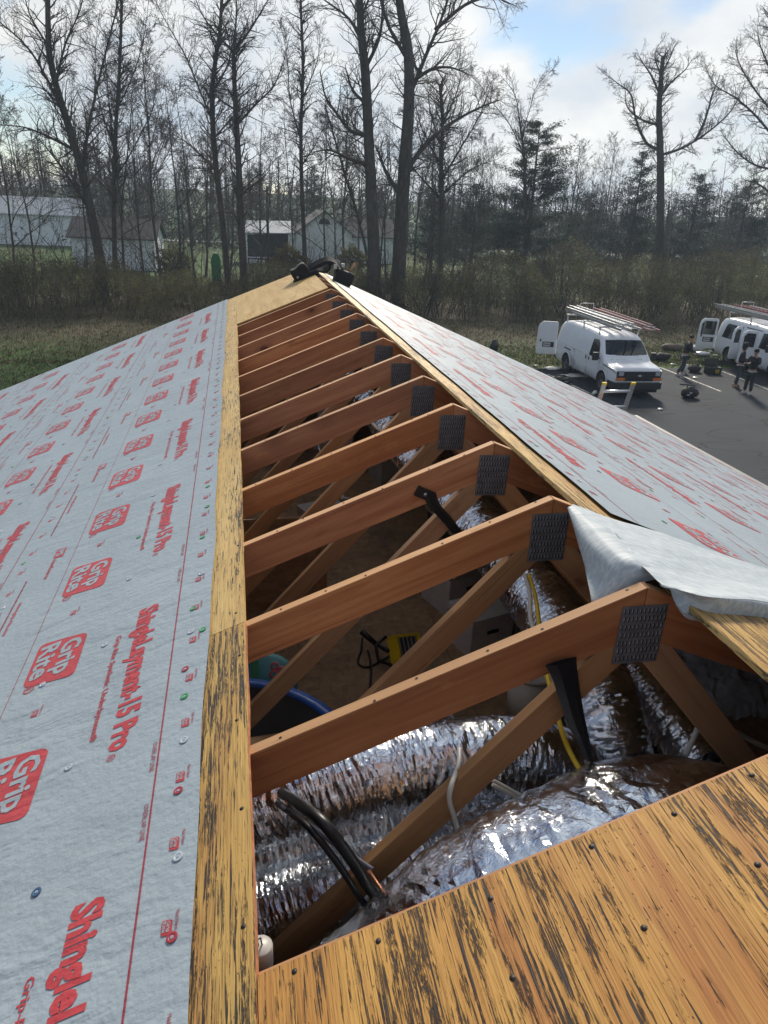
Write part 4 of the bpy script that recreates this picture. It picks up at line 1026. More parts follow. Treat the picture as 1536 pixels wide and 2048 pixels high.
def door_slab(name, van, hinge, ang, width, z0, z1, window, plate=False, extra=None):
    """a hung door: local x runs from the hinge outwards"""
    me = MB().prism([(0, z0+.05), (.02, z0), (width-.05, z0), (width, z0+.06), (width, z1-.30), (width-.05, z1-.12), (width-.20, z1), (.05, z1), (0, z1-.05)], 'y', -.035, .035).mesh(name, MAT['van'])
    bevel(me, .012, 2); d = child(name, me, van, Tm(hinge) @ Matrix.Rotation(ang, 4, 'Z'))
    if window:
        for s in (-1, 1): child('window', MB().prism([(.09, 1.16), (width-.1, 1.16), (width-.1, z1-.26), (width-.2, z1-.12), (.12, z1-.12), (.09, z1-.16)], 'y', s*.036, s*.042).mesh('window', MAT['glass']), d)
    if plate:
        for s in (-1,):
            child('plate_recess', MB().box((width*.42, -.040*s, .93), (.50, .01, .22)).mesh('plate_recess', MAT['trim']), d)
            pb = MB().box((width*.42+.05, -.048*s, .93), (.31, .008, .155)); 
            for i in range(6): pb.box((width*.42-.065+.046*i, -.0535*s, .93), (.026, .003, .075), mi=1)
            child('number_plate', pb.mesh('number_plate', [MAT['platewhite'], MAT['trim']]), d)
            child('handle', MB().box((width*.82, -.05*s, 1.10), (.05, .03, .10)).mesh('handle', MAT['trim']), d)
    return d
def van(loc, rz, label, windows):
    v = thing('white_van', label, 'van', loc, rz, 'white work vans with ladder racks')
    child('body', body_me, v)
    sgn = (-1, 1)
    for y in (.98, 4.42):
        for s in sgn: wheel(v, s*.885, y, s)
    for y in (.98, 4.42):
        for s in sgn:
            child('wheel_arch', MB().tube([(s*1.0, y+.455*math.cos(a), .40+.455*math.sin(a)) for a in [R(-5)+R(190)*i/14 for i in range(15)]], .018, 6).mesh('wheel_arch', MAT['van']), v)
    # windscreen follows the slope between cowl and roof
    rows = []
    for y, z, w in ((1.06, 1.235, .88), (1.22, 1.475, .85), (1.42, 1.695, .80), (1.62, 1.875, .745)):
        rows.append([Vector((w*q, y-.022+.03*q*q, z+.006-.012*q*q)) for q in (-1, -.8, -.5, 0, .5, .8, 1)])
    child('windscreen', MB().grid(rows).mesh('windscreen', MAT['glass']), v)
    child('wiper', MB().tube([(-.7, 1.03, 1.225), (-.1, 1.02, 1.235)], .012, 5).tube([(.0, 1.03, 1.225), (.6, 1.02, 1.235)], .012, 5).mesh('wiper', MAT['trim']), v)
    child('cowl', MB().box((0, 1.0, 1.195), (1.7, .07, .02)).mesh('cowl', MAT['trim']), v)
    for s in sgn:
        child('window', side_patch(s, [(1.42, 1.17), (2.32, 1.17), (2.36, 1.80), (1.92, 1.83), (1.75, 1.70)]).mesh('window', MAT['glass']), v)
        child('door_handle', side_patch(s, [(2.22, .98), (2.30, .98), (2.30, 1.10), (2.22, 1.10)], .014).mesh('door_handle', MAT['trim']), v)
        for yy in (1.30, 2.42, 3.62):
            child('door_seam', side_patch(s, [(yy, .45), (yy+.012, .45), (yy+.012, 1.12), (yy, 1.12)], .0015).mesh('door_seam', MAT['trim']), v)
        child('mirror', bevel(MB().box((s*1.20, 1.32, 1.30), (.22, .12, .30)).box((s*1.06, 1.35, 1.22), (.14, .05, .05)).mesh('mirror', MAT['trim']), .012), v)
    child('door_handle', side_patch(-1, [(2.50, .98), (2.58, .98), (2.58, 1.10), (2.50, 1.10)], .014).mesh('door_handle', MAT['trim']), v)
    if windows:
        for s in sgn:
            if s > 0: child('window', side_patch(s, [(2.5, 1.17), (3.55, 1.17), (3.55, 1.82), (2.5, 1.82)]).mesh('window', MAT['glass']), v)
            child('window', side_patch(s, [(3.80, 1.17), (5.20, 1.17), (5.14, 1.70), (5.06, 1.80), (3.86, 1.82)]).mesh('window', MAT['glass']), v)
        child('door_opening', side_patch(-1, [(2.46, .42), (3.66, .42), (3.66, 1.86), (2.46, 1.88)], .004).mesh('door_opening', MAT['plate_slot']), v)
        door_slab('side_door', v, (-1.03, 2.46, 0), R(180-18), .66, .42, 1.88, True)
        door_slab('side_door', v, (-1.03, 3.66, 0), R(180+10), .48, .42, 1.88, True)
    else:
        child('door_track', side_patch(-1, [(4.05, .985), (4.72, .985), (4.72, 1.035), (4.05, 1.035)], .003).mesh('door_track', MAT['trim']), v)
        child('fuel_flap', side_patch(-1, [(3.72, 1.06), (3.76, 1.06), (3.76, 1.15), (3.72, 1.15)], .005).mesh('fuel_flap', MAT['trim']), v)
        child('body_seam', side_patch(-1, [(2.4, 1.135), (5.5, 1.135), (5.5, 1.145), (2.4, 1.145)], .0015).mesh('body_seam', MAT['vroof']), v)
    # rear opening and doors swung right round
    child('rear_opening', MB().box((0, 5.668, 1.12), (1.66, .012, 1.36)).mesh('rear_opening', MAT['plate_slot']), v)
    door_slab('rear_door', v, (-.97, 5.70, 0), R(180-14), .86, .50, 1.92, windows, True)
    door_slab('rear_door', v, (.97, 5.70, 0), R(40), .86, .50, 1.92, windows)
    # face of the van
    child('grille', bevel(MB().box((0, -.022, .83), (1.16, .06, .36)).mesh('grille', MAT['trim']), .02, 2), v)
    gb = MB()
    for z in (.72, .79, .87, .95): gb.box((0, -.058, z), (1.1, .014, .018))
    child('grille_bar', gb.mesh('grille_bar', MAT['black']), v)
    em = MB().prism([(a_, b_+.075) for a_, b_ in [(-.105, .77), (-.085, .805), (-.035, .805), (-.028, .825), (.035, .825), (.028, .805), (.105, .805), (.085, .765), (.035, .765), (.028, .745), (-.035, .745), (-.028, .765)]], 'y', -.085, -.068)
    child('emblem', em.mesh('emblem', MAT['chrome']), v)
    for s in sgn:
        hd = child('headlight', bevel(MB().box((s*.735, .008, .84), (.31, .10, .34)).mesh('headlight', MAT['trim']), .02), v)
        child('lens', bevel(MB().box((s*.735, -.05, .92), (.20, .03, .14)).mesh('lens', MAT['lens']), .012), hd)
        child('turn_signal', bevel(MB().box((s*.74, -.04, .725), (.37, .05, .10)).mesh('turn_signal', MAT['amber']), .012), hd)
    bp = MB().prism([(-1.0, .10), (-.96, -.06), (-.6, -.14), (.6, -.14), (.96, -.06), (1.0, .10), (1.0, .5), (-1.0, .5)], 'z', .34, .60)
    child('bumper', bevel(bp.mesh('bumper', MAT['trim']), .03, 2), v)
    child('air_dam', MB().box((0, .12, .28), (1.7, .2, .14)).mesh('air_dam', MAT['plate_slot']), v)
    child('rear_bumper', bevel(MB().box((0, 5.76, .46), (1.9, .2, .18)).mesh('rear_bumper', MAT['trim']), .02), v)
    for s in sgn: child('tail_lamp', MB().box((s*.90, 5.675, .98), (.1, .03, .5)).mesh('tail_lamp', MAT['redbin']), v)
    # roof rack
    for y in (2.05, 3.5, 5.2):
        rk = child('rack_bar', MB().box((0, y, 2.30), (1.75, .05, .05)).mesh('rack_bar', MAT['alu']), v)
        for s in sgn: child('rack_post', MB().bar((s*.80, y, 1.98), (s*.84, y, 2.32), .05, .04).mesh('rack_post', MAT['alu']), rk)
    gl_ = MB().tube([(-.3, 5.25, 2.30), (-.3, 5.25, 2.78), (.3, 5.25, 2.78), (.3, 5.25, 2.30)], .02, 6); child('rack_hoop', gl_.mesh('rack_hoop', MAT['alu']), v)
    return v
VB = at_z(1204, 787, GZ)
v1 = van((13.55, 22.50, GZ), R(-1.5), 'white cargo van with windowless sides and its rear door swung open', False)
v2 = van((22.35, 24.1, GZ), R(-3.5), 'white passenger van with dark windows and its side doors open', True)
def roof_ladder(v, x, y0, y1, z, w, mat, label, tilt=0):
    t = thing('roof_ladder', label, 'ladder', (0, 0, 0), 0, 'ladders carried on the van roofs'); M_ = wm(v)
    t.location = M_ @ Vector((x, y0, z)); t.rotation_euler = (0, 0, v.rotation_euler.z+tilt); L_ = y1-y0
    for s in (-1, 1):
        for k in (0, 1): child('rail', MB().box((s*(w/2-.03*k), L_/2+k*.3, .05+.10*k), (.03, L_-k*.5, .085)).mesh('rail', mat), t)
    rg = MB(); i = .2
    while i < L_-.1: rg.tube([(-w/2, i, .05), (w/2, i, .05)], .017, 5).tube([(-w/2+.03, i+.12, .15), (w/2-.03, i+.12, .15)], .017, 5); i += .305
    child('rungs', rg.mesh('rungs', MAT['alu']), t); return t
roof_ladder(v1, -.42, .75, 5.9, 2.34, .42, MAT['alu'], 'left aluminium ladder on the roof rack of the cargo van')
roof_ladder(v1, .10, .95, 6.5, 2.34, .40, MAT['alu'], 'middle aluminium ladder on the roof rack of the cargo van', R(1.5))
roof_ladder(v1, .62, .55, 5.7, 2.36, .40, MAT['redrail'], 'red railed ladder on the roof rack of the cargo van', R(-1))
roof_ladder(v2, -.55, .6, 6.5, 2.34, .42, MAT['alu'], 'aluminium ladder nearest the open side door on the passenger van roof', R(1))
roof_ladder(v2, -.02, .6, 6.0, 2.40, .42, MAT['redrail'], 'reddish railed ladder between two others on the passenger van roof')
roof_ladder(v2, .52, .6, 6.2, 2.34, .42, MAT['alu'], 'aluminium ladder on the far side of the passenger van roof', R(-1))
# ================================================================== people
MAT['skin'] = simple('skin', (.36, .20, .14), .55, var=.08)
MAT['jacket'] = simple('black_jacket', (.010, .010, .012), .8, var=.3, bmp=.4)
MAT['jean'] = simple('dark_jeans', (.035, .042, .058), .85, var=.25, bmp=.3)
MAT['pants'] = simple('black_trousers', (.020, .020, .023), .85, var=.25, bmp=.3)
MAT['shirt'] = simple('pale_shirt_hem', (.42, .44, .48), .8)
MAT['boot'] = simple('tan_boot', (.16, .10, .06), .7); MAT['sneaker'] = simple('grey_white_shoe', (.42, .42, .42), .6)
MAT['hair'] = simple('black_hair', (.012, .010, .010), .7, bmp=.4)
def skin_mesh(name, nodes, edges, mat, root=0, levels=1):
    me = bpy.data.meshes.new(name); me.from_pydata([n_[0] for n_ in nodes], edges, []); o = bpy.data.objects.new('tmp', me); COL.objects.link(o)
    md = o.modifiers.new('skin', 'SKIN'); md.use_smooth_shade = True
    if not me.skin_vertices: 
        bpy.context.view_layer.objects.active = o
    for i, sv in enumerate(me.skin_vertices[0].data):
        r_ = nodes[i][1]; sv.radius = r_ if isinstance(r_, tuple) else (r_, r_); sv.use_root = i == root
    if levels: sb = o.modifiers.new('sub', 'SUBSURF'); sb.levels = levels; sb.render_levels = levels
    m2 = evaluated(o); bpy.data.objects.remove(o); m2.name = name; m2.materials.clear(); m2.materials.append(mat)
    m2.polygons.foreach_set('use_smooth', [True]*len(m2.polygons)); m2.update(); return m2
def person(loc, rz, label, pose, trouser, shoe, hood=False, cap_=False):
    """pose: dict of joints in metres, the figure faces local -y"""
    p = thing('person', label, 'person', loc, rz); J = {k: Vector(v_) for k, v_ in pose.items()}
    base = dict(pelvis=(0, 0, .95), spine=(0, .01, 1.15), chest=(0, .0, 1.34), neck=(0, -.01, 1.49), head0=(0, -.03, 1.57), head1=(0, -.035, 1.68))
    for k, v_ in base.items(): J.setdefault(k, Vector(v_))
    nodes = []; edges = []; ix = {}
    def nd(k, r_, pos=None): ix[k] = len(nodes); nodes.append((tuple(pos if pos is not None else J[k]), r_)); return ix[k]
    nd('pelvis', (.145, .10)); nd('spine', (.135, .095)); nd('chest', (.155, .105)); nd('neck', (.055, .055)); nd('head0', (.068, .075)); nd('head1', (.075, .092)); nd('crown', (.05, .06), J['head1']+Vector((0, .005, .085)))
    for a, b_ in (('pelvis', 'spine'), ('spine', 'chest'), ('chest', 'neck'), ('neck', 'head0'), ('head0', 'head1'), ('head1', 'crown')): edges.append((ix[a], ix[b_]))
    for s in 'lr':
        sx = 1 if s == 'l' else -1
        nd('sh'+s, .066, J.get('sh'+s, J['chest']+Vector((sx*.175, 0, .07)))); nd('el'+s, .045, J['el'+s]); nd('wr'+s, .032, J['wr'+s])
        d = (J['wr'+s]-J['el'+s]).normalized(); sd = d.cross(Vector((sx, .2, .3))).normalized(); nd('pa'+s, (.036, .018), J['wr'+s]+d*.07)
        edges += [(ix['chest'], ix['sh'+s]), (ix['sh'+s], ix['el'+s]), (ix['el'+s], ix['wr'+s]), (ix['wr'+s], ix['pa'+s])]
        for q, ln in enumerate((.075, .085, .08, .062)):
            off = sd*(.028-.0185*q); bend = d.cross(sd)*.02
            a = nd('f%s%d' % (s, q), .0095, J['wr'+s]+d*.10+off); b_ = nd('g%s%d' % (s, q), .0085, J['wr'+s]+d*(.10+ln*.55)+off*1.05+bend*.4); c_ = nd('h%s%d' % (s, q), .007, J['wr'+s]+d*(.10+ln)+off*1.05+bend*1.4)
            edges += [(ix['pa'+s], a), (a, b_), (b_, c_)]
        a = nd('t%s' % s, .011, J['wr'+s]+d*.045+sd*.042); b_ = nd('u%s' % s, .009, J['wr'+s]+d*.085+sd*.062); edges += [(ix['wr'+s], a), (a, b_)]
        nd('hip'+s, .088, J.get('hip'+s, J['pelvis']+Vector((sx*.085, 0, -.06)))); nd('kn'+s, .06, J['kn'+s]); nd('an'+s, .042, J['an'+s]); nd('to'+s, (.04, .028), J['an'+s]+J['toe'+s])
        edges += [(ix['pelvis'], ix['hip'+s]), (ix['hip'+s], ix['kn'+s]), (ix['kn'+s], ix['an'+s]), (ix['an'+s], ix['to'+s])]
    child('body', skin_mesh('body', nodes, edges, MAT['skin'], 0, 1), p)
    H = J['head1']; fwd = J.get('face', Vector((0, -1, 0))).normalized(); rt = fwd.cross(Vector((0, 0, 1)))
    nose = MB().blob(H+fwd*.098+Vector((0, 0, -.02)), (.014, .018, .022), 8, 6); 
    for s in (-1, 1): nose.blob(H+rt*s*.083+Vector((0, 0, -.01)), (.012, .02, .032), 8, 6)
    child('nose_and_ears', nose.mesh('nose_and_ears', MAT['skin']), p)
    ey = MB()
    for s in (-1, 1): ey.blob(H+fwd*.086+rt*s*.032+Vector((0, 0, .008)), (.012, .010, .008), 8, 5)
    ey.blob(H+fwd*.084+Vector((0, 0, -.062)), (.024, .010, .006), 8, 5); child('eyes_and_mouth', ey.mesh('eyes_and_mouth', MAT['hair']), p)
    # jacket
    nodes = []; edges = []; ix = {}
    nd('hem', (.185, .135), J['pelvis']+Vector((0, 0, -.02))); nd('spine', (.175, .13)); nd('chest', (.19, .14)); nd('col', (.075, .08), J['neck']+Vector((0, .01, -.02)))
    edges += [(0, 1), (1, 2), (2, 3)]
    for s in 'lr':
        sx = 1 if s == 'l' else -1
        nd('sh'+s, .088, J.get('sh'+s, J['chest']+Vector((sx*.175, 0, .07)))); nd('el'+s, .066, J['el'+s]); nd('cu'+s, .05, J['wr'+s]-(J['wr'+s]-J['el'+s]).normalized()*.015)
        edges += [(2, ix['sh'+s]), (ix['sh'+s], ix['el'+s]), (ix['el'+s], ix['cu'+s])]
    child('jacket', skin_mesh('jacket', nodes, edges, MAT['jacket'], 0, 2), p)
    hm = MB().lathe([(.175, -.09), (.178, -.045), (.17, -.02)], (0, 0, 0), 18); 
    for i, v_ in enumerate(hm.v): hm.v[i] = (v_[0]+J['pelvis'].x, v_[1]*.72+J['pelvis'].y, v_[2]+J['pelvis'].z)
    child('shirt_hem', hm.mesh('shirt_hem', MAT['shirt']), p)
    nodes = []; edges = []; ix = {}
    nd('pelvis', (.165, .12), J['pelvis']+Vector((0, 0, -.05)))
    for s in 'lr':
        sx = 1 if s == 'l' else -1
        nd('hip'+s, .105, J.get('hip'+s, J['pelvis']+Vector((sx*.088, 0, -.12)))); nd('kn'+s, .078, J['kn'+s]); nd('an'+s, .066, J['an'+s]+Vector((0, 0, .03)))
        edges += [(0, ix['hip'+s]), (ix['hip'+s], ix['kn'+s]), (ix['kn'+s], ix['an'+s])]
    child('trousers', skin_mesh('trousers', nodes, edges, trouser, 0, 2), p)
    for s in 'lr':
        a = J['an'+s]; tdir = J['toe'+s]; q = Matrix.Rotation(math.atan2(tdir.y, tdir.x)+R(90), 4, 'Z')
        sh_ = MB().blob((0, -.055, .048), (.054, .145, .052), 12, 8); sh_.box((0, -.055, .012), (.095, .27, .024)); child('shoe', sh_.mesh('shoe', shoe), p, Tm((a.x, a.y, 0)) @ q)
    if hood: 
        hd = MB(); rows = []
        for i in range(9):
            ph_ = R(-60+25*i); 
            rows.append([H+Vector((0, .01, -.01))+rt*(.118*math.sin(R(-100+25*j)) )+(-fwd)*(.135*math.cos(R(-100+25*j))*max(.25, math.cos(R(-50+13*i))))+Vector((0, 0, -.15+.036*i-.05*abs(math.sin(R(-100+25*j)))*(i/8))) for j in range(9)])
        hd.grid(rows); hd.blob(H+Vector((0, 0, .03))-fwd*.02, (.115, .12, .125), 14, 8); child('hood', hd.mesh('hood', MAT['jacket']), p)
    elif cap_: child('beanie', MB().blob(H+Vector((0, 0, .045))-fwd*.012, (.098, .108, .088), 14, 8).mesh('beanie', MAT['jacket']), p)
    else: child('hair', MB().blob(H+Vector((0, 0, .045))-fwd*.02, (.092, .100, .082), 14, 8, .05).mesh('hair', MAT['hair']), p)
    return p
a = at_z(1362, 751, GZ)
pp1 = person(a, R(80), 'person in a black jacket with a white chest patch stepping by the white bucket', dict(
    pelvis=(0, 0, .93), spine=(0, -.03, 1.13), chest=(0, -.06, 1.31), neck=(0, -.09, 1.46), head0=(0, -.12, 1.53), head1=(0, -.14, 1.63),
    ell=(.26, -.10, 1.13), wrl=(.20, -.32, 1.08), elr=(-.25, -.12, 1.12), wrr=(-.17, -.34, 1.05), knl=(.10, -.10, .50), anl=(.10, -.03, .09), toel=(.0, -.14, -.05), knr=(-.09, .05, .49), anr=(-.10, .24, .11), toer=(0, -.13, -.07)), MAT['jean'], MAT['sneaker'])
child('chest_patch', MB().box((0, -.212, 1.33), (.13, .012, .10), Euler((R(-14), 0, .2))).mesh('chest_patch', MAT['shirt']), pp1)
a = at_z(1471, 774, GZ)
person(a, R(52), 'person in a black hooded jacket and dark jeans facing the other by the passenger van', dict(
    ell=(.27, -.04, 1.14), wrl=(.16, -.24, 1.10), elr=(-.27, -.04, 1.13), wrr=(-.12, -.25, 1.12), knl=(.12, -.02, .50), anl=(.15, .06, .09), toel=(.03, -.14, -.05), knr=(-.13, .0, .50), anr=(-.20, .02, .09), toer=(-.05, -.14, -.05)), MAT['jean'], MAT['boot'], hood=True)
a = at_z(1493, 788, GZ)
person(a, R(-60), 'person in a black jacket and beanie holding a hand up to the face', dict(
    head1=(.01, -.05, 1.67), face=(.2, -1, 0), ell=(.25, -.13, 1.24), wrl=(.11, -.19, 1.48), elr=(-.25, -.05, 1.15), wrr=(-.12, -.22, 1.22), knl=(.10, -.03, .50), anl=(.11, .03, .09), toel=(.02, -.15, -.05), knr=(-.10, -.01, .50), anr=(-.13, .05, .09), toer=(-.03, -.15, -.05)), MAT['pants'], MAT['sneaker'], cap_=True)
# ================================================================== gear on the ground
tub('bucket', at_z(1366, 746, GZ), .15, .37, MAT['pvc'], 'white bucket beside the person with the chest patch')
tc_ = thing('tool_case', 'open black tool case with yellow markings in front of the passenger van rear wheel', 'tool case', at_z(1424, 747, GZ), R(-4))
child('case', bevel(MB().box((0, 0, .15), (.62, .42, .30)).mesh('case', MAT['black']), .02), tc_)
child('lid', bevel(MB().box((0, .24, .46), (.60, .08, .36), Euler((R(-12), 0, 0))).mesh('lid', MAT['black']), .02), tc_)
mk = MB()
for (x, z, w, h_) in ((.02, .20, .08, .02), (.02, .16, .02, .07), (.06, .16, .05, .02), (.13, .20, .10, .02), (.12, .16, .02, .07), (.17, .16, .02, .07), (.03, .10, .02, .06), (.12, .10, .1, .02), (.12, .07, .1, .02)): mk.box((x, -.214, z), (w, .006, h_))
child('yellow_marking', mk.mesh('yellow_marking', MAT['yellow']), tc_)
def bag(name, pt, r, label, seed, cat_='bag', accents=True, mat=None):
    t = thing(name, label, cat_, pt); child('body', MB().blob((0, 0, r[2]*.9), r, 16, 9, .13, seed=seed).mesh('body', mat or MAT['blackfab']), t)
    if accents:
        rs = random.Random(seed)
        for i in range(5):
            a_ = rs.uniform(3.4, 6.0); child('pocket', MB().blob((r[0]*.85*math.cos(a_), r[1]*.85*math.sin(a_), r[2]*rs.uniform(.5, 1.4)), (r[0]*.22, r[1]*.2, r[2]*.22), 8, 5, .2, seed=i).mesh('pocket', (MAT['blackfab'], MAT['steel'], MAT['blackfab'], MAT['jean'], MAT['film'])[i]), t)
        child('handle', MB().tube([(-r[0]*.6, 0, r[2]*1.6), (-r[0]*.3, 0, r[2]*2.2), (r[0]*.3, 0, r[2]*2.2), (r[0]*.6, 0, r[2]*1.6)], .02, 6).mesh('handle', MAT['blackfab']), t)
    return t
tb2 = bag('tool_bag', at_z(1377, 795, GZ), (.34, .28, .22), 'dark tool bag alone on the open asphalt', 3)
child('strap', MB().box((-.28, .02, .50), (.36, .04, .05), Euler((0, R(4), 0))).mesh('strap', MAT['blackfab']), tb2)
bag('tool_bag', at_z(1388, 744, GZ), (.30, .24, .17), 'black bag with a pale top between bucket and tool case', 5)
bag('tool_bag', at_z(1120, 768, GZ), (.50, .26, .16), 'black bag half hidden behind the right hand eave near the cargo van', 8)
bag('tool_bag', at_z(1322, 721, GZ), (.45, .3, .2), 'low black bag on the grass behind the cargo van', 9, accents=False)
bag('clothes_heap', at_z(1343, 700, GZ), (.62, .3, .18), 'brownish heap of clothes on the grass behind the person with the chest patch', 10, 'clothes', False, simple('brown_cloth', (.12, .09, .08), .85, var=.4, scale=5))
bag('clothes_heap', at_z(1392, 702, GZ), (.45, .3, .16), 'white cloth heap on the grass by the passenger van rear door', 11, 'clothes', False, MAT['shirt'])
bag('clothes_heap', at_z(1403, 712, GZ), (.45, .3, .12), 'grey heap on the grass below the white cloth', 12, 'clothes', False, MAT['film'])
bag('trash_can', at_z(987, 708, GZ), (.18, .18, .36), 'dark upright bin on the lawn edge behind the roof', 13, 'bin', False, MAT['black'])
cp = thing('paper_cup', 'white paper cup on the asphalt beside the cargo van front wheel', 'cup', at_z(1188, 789, GZ), .6)
child('cup', MB().lathe([(.0001, -.09), (.055, -.09), (.075, .09), (.07, .09), (.05, -.08)], (0, 0, .07), 14, rot=Matrix.Rotation(R(80), 3, 'Y')).mesh('cup', MAT['pvc']), cp); child('lid', MB().lathe([(.078, .09), (.078, .1), (.0001, .1)], (0, 0, .07), 14, rot=Matrix.Rotation(R(80), 3, 'Y')).mesh('lid', MAT['carton']), cp)
rs = random.Random(31); k = 0
for (px, py, lab) in ((1072, 733, 'crumpled white paper on the lawn edge left of the cargo van'), (1390, 757, 'small paper scrap in front of the black bag with a pale top'), (1106, 737, 'flat pale board scrap at the cargo van rear wheel'), (1150, 752, 'long pale scrap under the cargo van'), (1420, 704, 'pale scrap by the passenger van rear bumper'), (1375, 715, 'pale scrap on the grass behind the white bucket'), (1408, 690, 'paper sheet under the open rear door of the passenger van'), (1347, 730, 'paper scrap at the feet of the person with the chest patch'), (1320, 820, 'tiny paper scrap on the open asphalt'), (1430, 712, 'crumpled scrap nearest the passenger van rear tyre')):
    s_ = .14 if k not in (2, 3) else .5
    t = MB().blob(at_z(px, py, GZ)+V(0, 0, .03), (s_*rs.uniform(.7, 1.3), s_*.6, .04), 9, 5, .35, seed=k).build('paper_scrap', MAT['pvc']); tag(t, lab, 'litter', 'scraps strewn round the vans'); k += 1
# ================================================================== bare trees
mt, t, b = newmat('bark'); v = coords(t, 'Object', (1, 1, .25)); n_ = noise(t, v, 7, 7, .62)
t.links.new(mix(t, rng(t, n_, .3, .7), (.050, .043, .037), (.115, .100, .086)), b.inputs['Base Color']); b.inputs['Roughness'].default_value = .9; b.inputs['Specular IOR Level'].default_value = .15; bump(t, b, n_, .6, .04); MAT['bark'] = mt
MAT['twig'] = simple('twig_bark', (.075, .060, .050), .9, var=.3, scale=2, spec=.15)
MAT['palebark'] = simple('pale_bark', (.13, .115, .10), .9, var=.35, scale=5, spec=.15)
class Tubes:
    """branch tubes gathered as arrays"""
    def __init__(s): s.V = []; s.F = []; s.n = 0
    def add(s, pts, rad, sides):
        k = len(pts); P = np.array([tuple(p) for p in pts]); T_ = np.gradient(P, axis=0); T_ /= np.linalg.norm(T_, axis=1)[:, None]+1e-9
        ref = np.array([.31, .17, .93]) if abs(T_[0, 2]) < .8 else np.array([1., .1, 0]); A = np.cross(T_, ref); A /= np.linalg.norm(A, axis=1)[:, None]+1e-9; B = np.cross(T_, A)
        th = np.arange(sides)*2*math.pi/sides; rr = np.array(rad)[:, None, None]
        s.V.append((P[:, None, :]+(A[:, None, :]*np.cos(th)[None, :, None]+B[:, None, :]*np.sin(th)[None, :, None])*rr).reshape(-1, 3))
        i = np.arange(k-1)[:, None]*sides; j = np.arange(sides)[None, :]; j2 = (j+1) % sides
        s.F.append((np.stack([i+j, i+j2, i+sides+j2, i+sides+j], -1).reshape(-1, 4)+s.n)); s.n += k*sides
    def mesh(s, name, mat):
        co = np.concatenate(s.V); F = np.concatenate(s.F).astype(np.int32); me = bpy.data.meshes.new(name)
        me.vertices.add(len(co)); me.vertices.foreach_set('co', co.astype(np.float32).ravel()); me.loops.add(F.size); me.loops.foreach_set('vertex_index', F.ravel())
        me.polygons.add(len(F)); me.polygons.foreach_set('loop_start', np.arange(0, F.size, 4, dtype=np.int32)); me.polygons.foreach_set('loop_total', np.full(len(F), 4, np.int32))
        me.polygons.foreach_set('use_smooth', np.ones(len(F), bool)); me.materials.append(mat); me.update(calc_edges=True); return me
def grow(tb, rs, p, d, L, r, depth, maxd, up=.12, wig=.18, kids=(5, 8), spread=(.5, 1.0), sides=(6, 5, 4, 3, 3, 3), minr=.006, start=.25, ratio=.62):
    """one branch as a wandering tube, then its side branches"""
    n = max(3, min(7, int(L/.5)+2)); pts = [p]; dd = d.copy(); seg = L/n
    for i in range(n):
        dd = (dd+Vector((rs.gauss(0, wig), rs.gauss(0, wig), rs.gauss(0, wig)*.7+up*.35))).normalized(); pts.append(pts[-1]+dd*seg)
    rad = [max(minr, r*(1-.72*i/n)) for i in range(n+1)]
    tb.add(pts, rad, sides[min(depth, len(sides)-1)])
    if depth >= maxd: return
    k = rs.randint(*kids)
    for q in range(k):
        u = start+(1-start)*(q+rs.uniform(.1, .9))/k; x = u*n; i = min(n-1, int(x)); pp = pts[i].lerp(pts[i+1], x-i); t_ = (pts[i+1]-pts[i]).normalized()
        a = rs.uniform(*spread); ax = t_.orthogonal().normalized(); ax.rotate(Quaternion(t_, rs.uniform(0, 6.283)))
        nd_ = (t_*math.cos(a)+ax*math.sin(a)).normalized()
        grow(tb, rs, pp, nd_, L*ratio*rs.uniform(.65, 1.1)*(1.12-.5*u), max(minr, rad[i]*.62*rs.uniform(.7, 1)), depth+1, maxd, up, wig*1.1, (max(2, kids[0]-1), max(3, kids[1]-1)), spread, sides, minr, .2, ratio)
def limb_twigs(tb, rs, pts, rad, dens, L0, maxd=2, up=.1, u0=0.0, minr=.0065):
    """side branches along a drawn limb"""
    tot = sum((b_-a).length for a, b_ in zip(pts, pts[1:])); k = int(tot*dens*2.1); n = len(pts)-1
    for q in range(k):
        u = u0+(1-u0)*(q+rs.uniform(0, 1))/k; x = u*n; i = min(n-1, int(x)); pp = pts[i].lerp(pts[i+1], x-i); t_ = (pts[i+1]-pts[i]).normalized()
        a = rs.uniform(.5, 1.15); ax = t_.orthogonal().normalized(); ax.rotate(Quaternion(t_, rs.uniform(0, 6.283))); d = (t_*math.cos(a)+ax*math.sin(a)).normalized()
        grow(tb, rs, pp, d, L0*rs.uniform(.5, 1.2)*(1.1-.45*u), max(minr, min(rad[i]*.5, .05)), 2, 2+maxd, up, .2, (4, 6), (.4, 1.0), minr=minr)
GROUPT = 'bare trees beyond the lawn'
